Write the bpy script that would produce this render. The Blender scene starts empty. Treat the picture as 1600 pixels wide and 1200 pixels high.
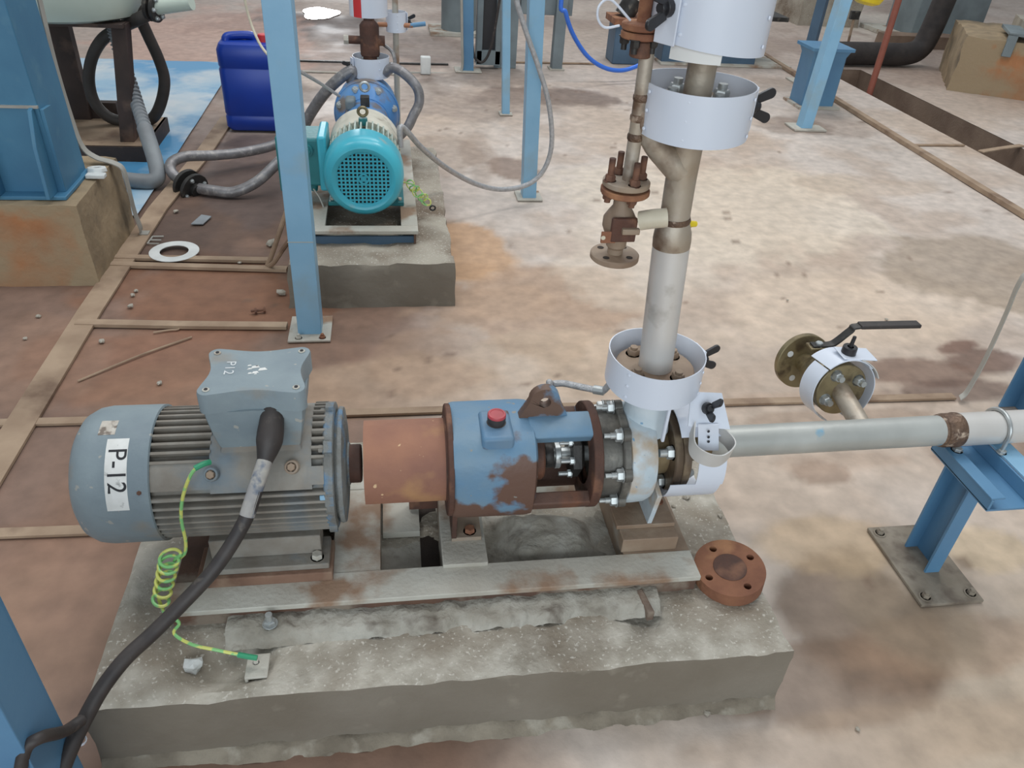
import bpy, bmesh, math, random
import numpy as np
from mathutils import Vector, Matrix, Quaternion
random.seed(7)
S = bpy.context.scene
COL = S.collection
V = Vector
rad = math.radians

# ------------------------------------------------------------------ camera, light, exposure
CAM_H, FPX = 1.7, 1200.0
def cam_axes():
    p, r, w = rad(34.90), rad(4.24), rad(10.31)
    cy, sy, cp, sp = math.cos(w), math.sin(w), math.cos(p), math.sin(p)
    fwd = V((sy*cp, cy*cp, -sp)); right = V((cy, -sy, 0)); up = right.cross(fwd)
    cr, sr = math.cos(r), math.sin(r)
    return cr*right + sr*up, -sr*right + cr*up, fwd
RT, UP, FW = cam_axes()
cd = bpy.data.cameras.new('camera'); cam = bpy.data.objects.new('camera', cd); COL.objects.link(cam)
cam.matrix_world = Matrix(((RT.x, UP.x, -FW.x, 0), (RT.y, UP.y, -FW.y, 0), (RT.z, UP.z, -FW.z, CAM_H), (0, 0, 0, 1)))
cd.sensor_width = 36; cd.lens = 36*FPX/1600; cd.clip_start = .05; cd.clip_end = 300
S.camera = cam
S.view_settings.view_transform = 'Standard'; S.view_settings.look = 'None'
S.view_settings.gamma = 1; S.view_settings.use_curve_mapping = False
S.view_settings.exposure = -0.06
W = bpy.data.worlds.new('world'); S.world = W; W.use_nodes = True
W.node_tree.nodes['Background'].inputs[0].default_value = (.88, .95, 1, 1)
W.node_tree.nodes['Background'].inputs[1].default_value = .40
def area(name, loc, target, size, power, col=(1, 1, 1), sy=None):
    l = bpy.data.lights.new(name, 'AREA'); l.energy = power; l.color = col; l.size = size
    if sy: l.shape = 'RECTANGLE'; l.size_y = sy
    o = bpy.data.objects.new(name, l); COL.objects.link(o); o.location = loc
    o.rotation_euler = (V(target) - V(loc)).to_track_quat('-Z', 'Y').to_euler(); return o
area('high_bay_lamp_right', (3.2, 4.6, 6.5), (.5, 1.6, 0), 1.0, 80, (1, .98, .95))
area('high_bay_lamp_left', (-3.0, 3.6, 6.5), (-.2, 1.8, 0), 1.0, 60, (1, .98, .95))
area('high_bay_lamp_rear', (3.0, 10.0, 7.0), (2, 8, 0), 1.5, 60, (1, .98, .95))
area('roof_light_front', (1.0, 3.0, 8.5), (1.0, 3.0, 0), 5.0, 230, (.97, .99, 1), 4.0)
area('roof_light_rear', (1.5, 10.0, 8.5), (1.5, 10.0, 0), 7.0, 220, (.97, .99, 1), 4.0)
area('open_side_behind_viewer', (-1.5, -7.0, 3.2), (.3, 2.5, .5), 9.0, 480, (.86, .95, 1), 5.0)
area('hall_window', (-2.6, 36, 4.3), (-.5, 5, 2), 2.4, 900, (.95, .98, 1), 1.6)

def ray(x, y): return RT*((x-800)/FPX) - UP*((y-600)/FPX) + FW
def onz(x, y, z=0.0):
    d = ray(x, y); t = (z-CAM_H)/d.z; return V((0, 0, CAM_H)) + d*t
def ony(x, y, Y):
    d = ray(x, y); return V((0, 0, CAM_H)) + d*(Y/d.y)

# ------------------------------------------------------------------ materials
def lin(c):
    g = .3*c[0]+.59*c[1]+.11*c[2]; c = [v*.96+g*.04 for v in c]
    return tuple(((v/255)/12.92 if v/255 <= .04045 else ((v/255+.055)/1.055)**2.4) for v in c) + (1,)
def pmat(name, c1, c2=None, scale=6, c3=None, thr=.55, s3=3, soft=.06, rough=.6, metal=0.0, bump=.15, bscale=60, speck=None, fleck=None):
    m = bpy.data.materials.new(name); m.use_nodes = True; nt = m.node_tree; N = nt.nodes; Lk = nt.links
    b = N['Principled BSDF']; tc = N.new('ShaderNodeTexCoord')
    def noise(sc, det=5, off=0):
        n = N.new('ShaderNodeTexNoise'); n.inputs['Scale'].default_value = sc; n.inputs['Detail'].default_value = det
        mp = N.new('ShaderNodeMapping'); mp.inputs['Location'].default_value = (off, off*1.7, -off)
        Lk.new(tc.outputs['Object'], mp.inputs[0]); Lk.new(mp.outputs[0], n.inputs['Vector']); return n.outputs['Fac']
    def ramp(f, a, bb):
        r = N.new('ShaderNodeMapRange'); r.inputs[1].default_value = a; r.inputs[2].default_value = bb
        Lk.new(f, r.inputs[0]); return r.outputs[0]
    def mix(f, a, bb):
        x = N.new('ShaderNodeMix'); x.data_type = 'RGBA'; Lk.new(f, x.inputs[0])
        for k, val in ((6, a), (7, bb)):
            if isinstance(val, tuple): x.inputs[k].default_value = val
            else: Lk.new(val, x.inputs[k])
        return x.outputs[2]
    out = lin(c1)
    if c2: out = mix(ramp(noise(scale), .36, .64), out, lin(c2))
    if c3: out = mix(ramp(noise(s3, 6, 3.3), thr-soft, thr+soft), out, lin(c3))
    if speck: out = mix(ramp(noise(110, 3, 8.1), .60, .68), out, lin(speck))
    if fleck: out = mix(ramp(noise(38, 2, 5.7), .70, .73), out, lin(fleck))
    if isinstance(out, tuple): b.inputs['Base Color'].default_value = out
    else: Lk.new(out, b.inputs['Base Color'])
    b.inputs['Roughness'].default_value = rough; b.inputs['Metallic'].default_value = metal
    if bump:
        bp = N.new('ShaderNodeBump'); bp.inputs['Strength'].default_value = bump; bp.inputs['Distance'].default_value = .01
        Lk.new(noise(bscale, 4, 1.1), bp.inputs['Height']); Lk.new(bp.outputs[0], b.inputs['Normal'])
    return m
MT = {}
def M_(k, *a, **kw): MT[k] = pmat(k, *a, **kw)
M_('blue_paint', (138, 184, 214), (128, 176, 208), 5, (140, 174, 194), .62, 4, rough=.45, bump=.05)
M_('blue_paint_deep', (84, 130, 168), (92, 140, 176), 4, rough=.45, bump=.05)
M_('tower_blue', (72, 128, 160), (62, 116, 150), 4, (84, 134, 160), .66, 6, rough=.5, bump=.05)
M_('motor_grey', (138, 152, 158), (124, 138, 146), 9, (144, 136, 124), .58, 5, rough=.55, bump=.12, fleck=(165, 165, 160))
M_('motor_dusty', (148, 144, 136), (132, 124, 114), 14, (118, 130, 138), .60, 6, rough=.7, bump=.2)
M_('motor_ring', (130, 134, 134), (112, 112, 108), 18, (96, 128, 156), .60, 22, rough=.65, bump=.4, bscale=120)
M_('pump_paint', (94, 136, 170), (112, 140, 160), 8, (104, 76, 64), .545, 6.5, .025, rough=.5, bump=.15, fleck=(140, 140, 135))
M_('pump_top_paint', (110, 136, 158), (92, 130, 162), 8, (105, 80, 66), .58, 9, .03, rough=.5, bump=.15)
M_('pump_rust', (100, 72, 60), (86, 64, 56), 10, (120, 78, 58), .6, 8, rough=.7, bump=.3)
M_('rust_guard', (162, 114, 90), (142, 98, 82), 7, (176, 132, 92), .60, 7, .08, rough=.75, bump=.2, fleck=(215, 180, 140))
M_('rust', (146, 98, 72), (124, 80, 60), 12, (164, 116, 82), .6, 10, rough=.85, bump=.4)
M_('rust_dark', (92, 60, 48), (74, 52, 44), 14, (122, 84, 64), .62, 14, rough=.75, bump=.35)
M_('steel_brown', (158, 138, 118), (136, 112, 92), 8, (160, 150, 138), .6, 5, rough=.6, bump=.2)
M_('dusty_steel', (192, 190, 180), (176, 170, 158), 6, (150, 122, 100), .57, 5, .05, rough=.75, bump=.25, bscale=90)
M_('rust_frame', (112, 82, 66), (94, 72, 62), 12, (140, 126, 112), .56, 8, .05, rough=.85, bump=.4)
M_('steel', (216, 213, 209), (204, 200, 195), 5, (160, 154, 144), .66, 8, rough=.40, metal=.3, bump=.06)
M_('steel_blued', (186, 188, 184), (170, 172, 168), 7, (120, 170, 196), .66, 9, .03, rough=.42, metal=.3, bump=.06)
M_('pipe_stained', (190, 182, 170), (168, 152, 132), 7, (116, 92, 74), .61, 9, .06, rough=.5, metal=.4, bump=.12)
M_('weld', (120, 96, 78), (90, 70, 58), 30, (190, 170, 150), .62, 40, rough=.5, metal=.4, bump=.5, bscale=90)
M_('zinc', (196, 200, 200), (172, 176, 176), 30, rough=.35, metal=.6, bump=.05)
M_('dark_steel', (66, 64, 62), (50, 48, 47), 18, (100, 94, 86), .64, 20, rough=.5, metal=.4, bump=.15)
M_('brass_steel', (160, 146, 112), (130, 116, 88), 14, (96, 82, 64), .62, 16, rough=.4, metal=.6, bump=.1)
M_('casing', (206, 216, 222), (184, 200, 210), 9, (186, 168, 146), .60, 9, .06, rough=.5, bump=.15, fleck=(120, 160, 190))
M_('nozzle', (166, 146, 112), (110, 92, 70), 12, (200, 186, 160), .6, 10, rough=.45, metal=.3, bump=.15)
M_('white_plastic', (218, 224, 236), (212, 220, 234), 3, rough=.28, bump=.0)
M_('grey_strap', (205, 203, 200), (188, 186, 182), 5, rough=.35, bump=0)
M_('white_label', (235, 235, 232), (222, 222, 218), 30, (150, 150, 148), .70, 60, rough=.6, bump=0)
M_('worn_paper', (212, 206, 196), (184, 174, 162), 40, (128, 116, 106), .54, 45, .04, rough=.8, bump=0)
M_('ink', (44, 44, 48), rough=.7, bump=0)
M_('chalk', (214, 218, 220), rough=.8, bump=0)
M_('red_plastic', (188, 72, 80), (172, 62, 70), 30, rough=.4, bump=0)
M_('red_mark', (208, 52, 56), rough=.5, bump=0)
M_('black_rubber', (50, 46, 46), (62, 56, 54), 20, (96, 88, 80), .68, 30, rough=.55, bump=.1)
M_('black_plastic', (40, 40, 44), rough=.4, bump=0)
M_('grey_tape', (176, 172, 164), (150, 148, 148), 30, (110, 118, 132), .6, 40, rough=.7, bump=.2)
M_('green_sleeve', (50, 150, 108), rough=.5, bump=0)
M_('teal', (70, 184, 204), (60, 172, 194), 6, (150, 170, 165), .72, 7, rough=.28, bump=.03)
M_('teal_green', (44, 128, 132), (38, 116, 122), 8, rough=.45, bump=.08)
M_('fin_cream', (196, 202, 190), (150, 176, 172), 14, (110, 150, 150), .60, 12, rough=.55, bump=.1)
M_('hood_cream', (212, 208, 194), (190, 186, 170), 9, (150, 140, 124), .64, 12, rough=.55, bump=.1)
M_('pump_blue', (70, 134, 200), (92, 142, 194), 6, (120, 110, 104), .56, 7, .05, rough=.4, bump=.1)
M_('jerrican', (22, 64, 172), (20, 58, 160), 4, rough=.35, bump=.02)
M_('tan_top', (150, 140, 120), (130, 118, 98), 6, rough=.9, bump=.4)
M_('hose_grey', (140, 138, 140), (120, 117, 118), 20, (160, 156, 154), .6, 30, rough=.35, metal=.3, bump=.2, bscale=200)
M_('hose_braid', (188, 188, 190), (166, 166, 168), 60, rough=.4, metal=.4, bump=.4, bscale=260)
M_('hose_black', (70, 64, 60), (58, 54, 52), 10, rough=.6, bump=.1)
M_('pvc_grey', (140, 146, 150), (126, 130, 134), 8, rough=.5, bump=.05)
M_('blue_tube', (58, 118, 226), rough=.3, bump=0)
M_('tank', (206, 218, 206), (196, 208, 196), 3, rough=.3, bump=0)
M_('concrete', (188, 182, 170), (156, 149, 136), 16, (138, 127, 112), .57, 4.5, .10, rough=.9, bump=.6, bscale=55, speck=(194, 188, 177))
M_('concrete_rear', (172, 164, 150), (146, 136, 122), 5, (118, 102, 86), .58, 3, .08, rough=.9, bump=.6, bscale=40, speck=(190, 184, 172))
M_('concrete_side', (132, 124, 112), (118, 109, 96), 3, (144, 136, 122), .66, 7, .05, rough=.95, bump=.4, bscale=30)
M_('dirty_plate', (150, 140, 126), (130, 119, 104), 8, (112, 100, 88), .6, 12, rough=.8, bump=.25)
M_('grout_dark', (150, 140, 124), (120, 110, 96), 10, (166, 158, 144), .62, 14, .06, rough=.95, bump=.6, bscale=50)
M_('gunmetal', (112, 110, 104), (92, 90, 86), 16, (134, 130, 122), .62, 18, rough=.45, metal=.4, bump=.15)
M_('oily_steel', (112, 96, 78), (86, 72, 60), 12, (138, 122, 100), .62, 14, rough=.4, metal=.3, bump=.15)
M_('rust_pad', (136, 104, 86), (118, 88, 72), 8, (150, 124, 104), .58, 8, rough=.85, bump=.3)
M_('grout', (178, 174, 164), (148, 142, 130), 12, (104, 94, 84), .64, 14, .08, rough=.95, bump=.9, bscale=50)
M_('orange_concrete', (176, 122, 82), (160, 108, 72), 5, (158, 136, 108), .50, 4, .12, rough=.9, bump=.5, bscale=30)
M_('tan_concrete', (168, 146, 116), (142, 124, 98), 5, (120, 106, 86), .58, 4, .1, rough=.9, bump=.5, bscale=30)
M_('strip_tan', (172, 148, 124), (150, 126, 104), 6, (120, 96, 78), .62, 4, rough=.75, bump=.15)
M_('strip_grey', (176, 174, 166), (158, 154, 146), 6, rough=.6, metal=.1, bump=.1)
M_('dark_pit', (60, 50, 44), (46, 38, 34), 6, rough=.9, bump=.3)
M_('trench_wall', (132, 112, 96), (112, 92, 78), 4, rough=.9, bump=.3)
M_('ring_white', (222, 224, 222), (206, 208, 206), 10, rough=.5, bump=0)
M_('dark_brown_steel', (74, 58, 52), (60, 48, 44), 6, (104, 82, 70), .62, 5, rough=.7, bump=.2)
M_('black_insulation', (44, 40, 40), (58, 52, 50), 8, rough=.8, bump=.5, bscale=25)
M_('grey_paint', (126, 138, 142), (112, 122, 126), 5, rough=.6, bump=.1)
M_('slate_blue', (78, 104, 128), (70, 94, 116), 5, rough=.55, bump=.1)
M_('red_rod', (150, 84, 66), (132, 74, 60), 6, rough=.7, bump=.1)
M_('yellow', (238, 212, 40), (228, 200, 36), 6, rough=.4, bump=0)
M_('cream_plastic', (214, 204, 182), (200, 190, 168), 20, rough=.5, bump=0)
M_('orange_pipe', (178, 122, 88), (160, 108, 80), 10, rough=.6, bump=.1)
M_('clear_film', (225, 226, 224), rough=.25, bump=0)

def paint_on_top():
    # blue coat that is worn to primer low down on the casting and still whole on its upper side
    m = MT['pump_paint']; N = m.node_tree.nodes; L = m.node_tree.links
    mixes = [n for n in N if n.bl_idname == 'ShaderNodeMix' and n.inputs[0].is_linked]
    n3 = [n for n in mixes if not n.inputs[6].is_linked or True][1]; src = n3.inputs[0].links[0].from_node; noise = src.inputs[0].links[0].from_socket
    tc = N.new('ShaderNodeTexCoord'); sx = N.new('ShaderNodeSeparateXYZ'); L.new(tc.outputs['Object'], sx.inputs[0])
    r = N.new('ShaderNodeMapRange'); r.inputs[1].default_value = .225; r.inputs[2].default_value = .275; r.inputs[3].default_value = .06; r.inputs[4].default_value = -.14; L.new(sx.outputs[2], r.inputs[0])
    a = N.new('ShaderNodeMath'); a.operation = 'ADD'; L.new(noise, a.inputs[0]); L.new(r.outputs[0], a.inputs[1]); L.new(a.outputs[0], src.inputs[0])
paint_on_top()
def faded_paint(name, edge, width, ztop):
    # old orange coat that has worn away towards one end and along the upper rim of a concrete block
    m = MT['orange_concrete'].copy(); m.name = name; N = m.node_tree.nodes; L = m.node_tree.links; b = N['Principled BSDF']
    old = b.inputs['Base Color'].links[0].from_socket; tc = N.new('ShaderNodeTexCoord'); sx = N.new('ShaderNodeSeparateXYZ'); L.new(tc.outputs['Object'], sx.inputs[0])
    n = N.new('ShaderNodeTexNoise'); n.inputs['Scale'].default_value = 7; n.inputs['Detail'].default_value = 6; L.new(tc.outputs['Object'], n.inputs['Vector'])
    def rng_(s, a, c):
        r = N.new('ShaderNodeMapRange'); r.inputs[1].default_value = a; r.inputs[2].default_value = c; L.new(s, r.inputs[0]); return r.outputs[0]
    def math_(op, a, c):
        k = N.new('ShaderNodeMath'); k.operation = op
        for i, s in enumerate((a, c)):
            if isinstance(s, (int, float)): k.inputs[i].default_value = s
            else: L.new(s, k.inputs[i])
        return k.outputs[0]
    f = math_('MAXIMUM', rng_(sx.outputs[0], edge, edge+width), rng_(sx.outputs[2], ztop-.08, ztop+.05))
    f = math_('ADD', f, math_('MULTIPLY', math_('SUBTRACT', n.outputs['Fac'], .5), 1.6)); f = rng_(f, .35, .7)
    x = N.new('ShaderNodeMix'); x.data_type = 'RGBA'; L.new(f, x.inputs[0]); L.new(old, x.inputs[6]); x.inputs[7].default_value = lin((158, 138, 110)); L.new(x.outputs[2], b.inputs['Base Color']); MT[name] = m
faded_paint('orange_left', -1.50, .22, .34); faded_paint('orange_right', .62, -.5, .42)
def wire_material():
    m = bpy.data.materials.new('earth_wire'); m.use_nodes = True; N = m.node_tree.nodes; L = m.node_tree.links
    b = N['Principled BSDF']; tc = N.new('ShaderNodeTexCoord'); n = N.new('ShaderNodeTexNoise'); n.inputs['Scale'].default_value = 34
    r = N.new('ShaderNodeMapRange'); r.inputs[1].default_value = .47; r.inputs[2].default_value = .53
    x = N.new('ShaderNodeMix'); x.data_type = 'RGBA'; x.inputs[6].default_value = lin((208, 212, 110)); x.inputs[7].default_value = lin((130, 196, 122))
    L.new(tc.outputs['Object'], n.inputs['Vector']); L.new(n.outputs['Fac'], r.inputs[0]); L.new(r.outputs[0], x.inputs[0]); L.new(x.outputs[2], b.inputs['Base Color'])
    b.inputs['Roughness'].default_value = .4; MT['earth_wire'] = m
wire_material()

# ------------------------------------------------------------------ mesh builder
ORG = {}
def basis(ax):
    w = V(ax).normalized(); t = V((0, 0, 1)) if abs(w.z) < .9 else V((1, 0, 0))
    u = t.cross(w).normalized(); return u, w.cross(u), w
def smooth_pts(P, n=6):
    P = [V(p) for p in P]
    if len(P) < 3: return P
    Q = [P[0]*2-P[1]] + P + [P[-1]*2-P[-2]]; out = []
    for i in range(1, len(Q)-2):
        a, b, c, d = Q[i-1:i+3]
        for k in range(n):
            t = k/n; out.append(.5*((2*b) + (c-a)*t + (2*a-5*b+4*c-d)*t*t + (3*b-a-3*c+d)*t**3))
    return out + [P[-1]]
class MB:
    def __init__(s): s.v = []; s.f = []
    def add(s, vs, fs):
        k = len(s.v); s.v += [tuple(p) for p in vs]; s.f += [tuple(i+k for i in f) for f in fs]; return s
    def bx(s, x0, x1, y0, y1, z0, z1):
        vs = [(x, y, z) for z in (z0, z1) for y in (y0, y1) for x in (x0, x1)]
        return s.add(vs, [(0, 2, 3, 1), (4, 5, 7, 6), (0, 1, 5, 4), (2, 6, 7, 3), (0, 4, 6, 2), (1, 3, 7, 5)])
    def box(s, c, size, R=None):
        h = V(size)/2; vs = []
        for z in (-1, 1):
            for y in (-1, 1):
                for x in (-1, 1):
                    p = V((x*h.x, y*h.y, z*h.z))
                    if R: p = R @ p
                    vs.append(p+V(c))
        return s.add(vs, [(0, 2, 3, 1), (4, 5, 7, 6), (0, 1, 5, 4), (2, 6, 7, 3), (0, 4, 6, 2), (1, 3, 7, 5)])
    def lathe(s, o, ax, prof, n=24, closed=False):
        u, v, w = basis(ax); o = V(o); k = len(prof); vs = []
        for i in range(n):
            a = 2*math.pi*i/n; d = u*math.cos(a)+v*math.sin(a)
            vs += [o + w*t + d*r for r, t in prof]
        fs = []
        for i in range(n):
            j = (i+1) % n
            for q in range(k if closed else k-1):
                p = (q+1) % k; r0, r1 = prof[q][0], prof[p][0]
                if r0 < 1e-7 and r1 < 1e-7: continue
                if r0 < 1e-7: fs.append((i*k+q, j*k+p, i*k+p))
                elif r1 < 1e-7: fs.append((i*k+q, j*k+q, i*k+p))
                else: fs.append((i*k+q, j*k+q, j*k+p, i*k+p))
        return s.add(vs, fs)
    def cyl(s, p0, p1, r, r1=None, n=16):
        p0, p1 = V(p0), V(p1); L = (p1-p0).length; r1 = r if r1 is None else r1
        return s.lathe(p0, p1-p0, [(0, 0), (r, 0), (r1, L), (0, L)], n)
    def disc(s, o, ax, r, h, n=32, b=.002, hole=0):
        if hole: return s.lathe(o, ax, [(hole, 0), (r-b, 0), (r, b), (r, h-b), (r-b, h), (hole, h)], n, True)
        return s.lathe(o, ax, [(0, 0), (r-b, 0), (r, b), (r, h-b), (r-b, h), (0, h)], n)
    def tube(s, P, r, n=8, sm=6, rf=None):
        P = smooth_pts(P, sm) if sm else [V(p) for p in P]; k = len(P)
        T = [(P[min(i+1, k-1)]-P[max(i-1, 0)]).normalized() for i in range(k)]
        u, v, _ = basis(T[0]); vs = []; fs = []
        for i in range(k):
            if i:
                q = T[i-1].rotation_difference(T[i]); u = q @ u
                u = (u - T[i]*u.dot(T[i])).normalized()
            v = T[i].cross(u); rr = r if rf is None else rf(i/(k-1), i)
            vs += [P[i] + (u*math.cos(2*math.pi*a/n)+v*math.sin(2*math.pi*a/n))*rr for a in range(n)]
        for i in range(k-1):
            for a in range(n):
                b = (a+1) % n; fs.append((i*n+a, i*n+b, (i+1)*n+b, (i+1)*n+a))
        fs.append(tuple(range(n))[::-1]); fs.append(tuple((k-1)*n+a for a in range(n)))
        return s.add(vs, fs)
    def shell(s, o, ax, r0, r1, a0, a1, t0, t1, n=16, ref=None):
        # solid sector; angle 0 = ref direction, growing towards w x ref
        w = V(ax).normalized(); u = V(ref) if ref else basis(ax)[0]; v = w.cross(u); o = V(o); vs = []; fs = []
        for i in range(n+1):
            a = rad(a0+(a1-a0)*i/n); d = u*math.cos(a)+v*math.sin(a)
            vs += [o+d*r0+w*t0, o+d*r1+w*t0, o+d*r1+w*t1, o+d*r0+w*t1]
        for i in range(n):
            for q in range(4):
                p = (q+1) % 4; fs.append((i*4+q, i*4+p, i*4+4+p, i*4+4+q))
        fs.append((0, 3, 2, 1)); e = n*4; fs.append((e, e+1, e+2, e+3))
        return s.add(vs, fs)
    def prism(s, poly, o, u, v, h):
        u, v, o = V(u), V(v), V(o); w = u.cross(v).normalized()*h; k = len(poly)
        vs = [o+u*a+v*b for a, b in poly] + [o+u*a+v*b+w for a, b in poly]
        fs = [tuple(range(k))[::-1], tuple(range(k, 2*k))] + [(i, (i+1) % k, k+(i+1) % k, k+i) for i in range(k)]
        return s.add(vs, fs)
    def strip(s, P, wv, t, sm=6):
        # ribbon along P, width vector wv (constant or list), thickness t
        P = smooth_pts(P, sm) if sm else [V(p) for p in P]; k = len(P); vs = []; fs = []
        for i in range(k):
            T = (P[min(i+1, k-1)]-P[max(i-1, 0)]).normalized(); w = V(wv); nn = T.cross(w).normalized()*t/2
            vs += [P[i]-w/2-nn, P[i]+w/2-nn, P[i]+w/2+nn, P[i]-w/2+nn]
        for i in range(k-1):
            for q in range(4):
                p = (q+1) % 4; fs.append((i*4+q, i*4+p, i*4+4+p, i*4+4+q))
        fs.append((0, 3, 2, 1)); e = (k-1)*4; fs.append((e, e+1, e+2, e+3))
        return s.add(vs, fs)
    def mesh(s, name, off=(0, 0, 0), ang=38):
        me = bpy.data.meshes.new(name); ox, oy, oz = off
        me.from_pydata([(x-ox, y-oy, z-oz) for x, y, z in s.v], [], s.f)
        bm = bmesh.new(); bm.from_mesh(me); bmesh.ops.remove_doubles(bm, verts=bm.verts, dist=1e-6)
        bmesh.ops.recalc_face_normals(bm, faces=bm.faces)
        c = math.cos(rad(ang))
        for e in bm.edges:
            if len(e.link_faces) == 2: e.smooth = e.link_faces[0].normal.dot(e.link_faces[1].normal) > c
            else: e.smooth = False
        for f in bm.faces: f.smooth = True
        bm.to_mesh(me); bm.free(); return me
    def build(s, name, mat, parent=None, bevel=0, org=None, label=None, kind=None, ang=38):
        if parent is not None: off = ORG[parent.name]
        else: off = org or (0, 0, 0)
        me = s.mesh(name, off, ang); me.materials.append(MT[mat] if isinstance(mat, str) else mat)
        o = bpy.data.objects.new(name, me); COL.objects.link(o)
        if parent is not None: o.parent = parent
        else: o.location = off
        ORG[o.name] = off
        if bevel:
            b = o.modifiers.new('bevel', 'BEVEL'); b.width = bevel; b.segments = 2; b.limit_method = 'ANGLE'; b.angle_limit = rad(40)
        if label: o['label'] = label
        if kind: o['kind'] = kind
        return o
def thing(name, label, cat, loc, group=None):
    o = bpy.data.objects.new(name, None); COL.objects.link(o); o.location = loc; o.empty_display_size = .05
    o['label'] = label; o['category'] = cat
    if group: o['group'] = group
    ORG[o.name] = tuple(loc); return o
def tag(o, label, cat, group=None):
    o['label'] = label; o['category'] = cat
    if group: o['group'] = group
    return o
CACHE = {}
def inst(name, key, maker, mat, parent, p, ax=(0, 0, 1), q=None, label=None):
    if (key, mat) not in CACHE:
        me = maker().mesh(name); me.materials.append(MT[mat]); CACHE[(key, mat)] = me
    o = bpy.data.objects.new(name, CACHE[(key, mat)]); COL.objects.link(o); o.parent = parent
    o.location = V(p)-V(ORG[parent.name]); o.rotation_mode = 'QUATERNION'
    o.rotation_quaternion = q if q else V((0, 0, 1)).rotation_difference(V(ax).normalized())
    ORG[o.name] = tuple(p)
    if label: o['label'] = label
    return o
def bolt_mb(r, h, sh=0, rs=None):
    def f():
        m = MB(); m.lathe((0, 0, 0), (0, 0, 1), [(0, 0), (r, 0), (r, h*.8), (r*.85, h), (0, h)], 6)
        m.disc((0, 0, -.002), (0, 0, 1), r*1.25, .002, 14, .0005)
        if sh: m.cyl((0, 0, h), (0, 0, h+sh), rs or r*.55, n=10)
        return m
    return f
def bolt(parent, p, ax, r=.010, h=.010, sh=0, mat='zinc', rs=None, name='bolt', label=None):
    return inst(name, ('bolt', r, h, sh, rs), bolt_mb(r, h, sh, rs), mat, parent, p, ax, label=label)
def text_geo(txt, size):
    c = bpy.data.curves.new('lettering', 'FONT'); c.body = txt; c.size = size; c.align_x = 'CENTER'; c.align_y = 'CENTER'
    o = bpy.data.objects.new('lettering', c); COL.objects.link(o); bpy.context.view_layer.update()
    me = bpy.data.meshes.new_from_object(o.evaluated_get(bpy.context.evaluated_depsgraph_get()))
    vs = [tuple(v.co) for v in me.vertices]; fs = [tuple(p.vertices) for p in me.polygons]
    bpy.data.objects.remove(o); bpy.data.curves.remove(c); bpy.data.meshes.remove(me); return vs, fs

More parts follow.
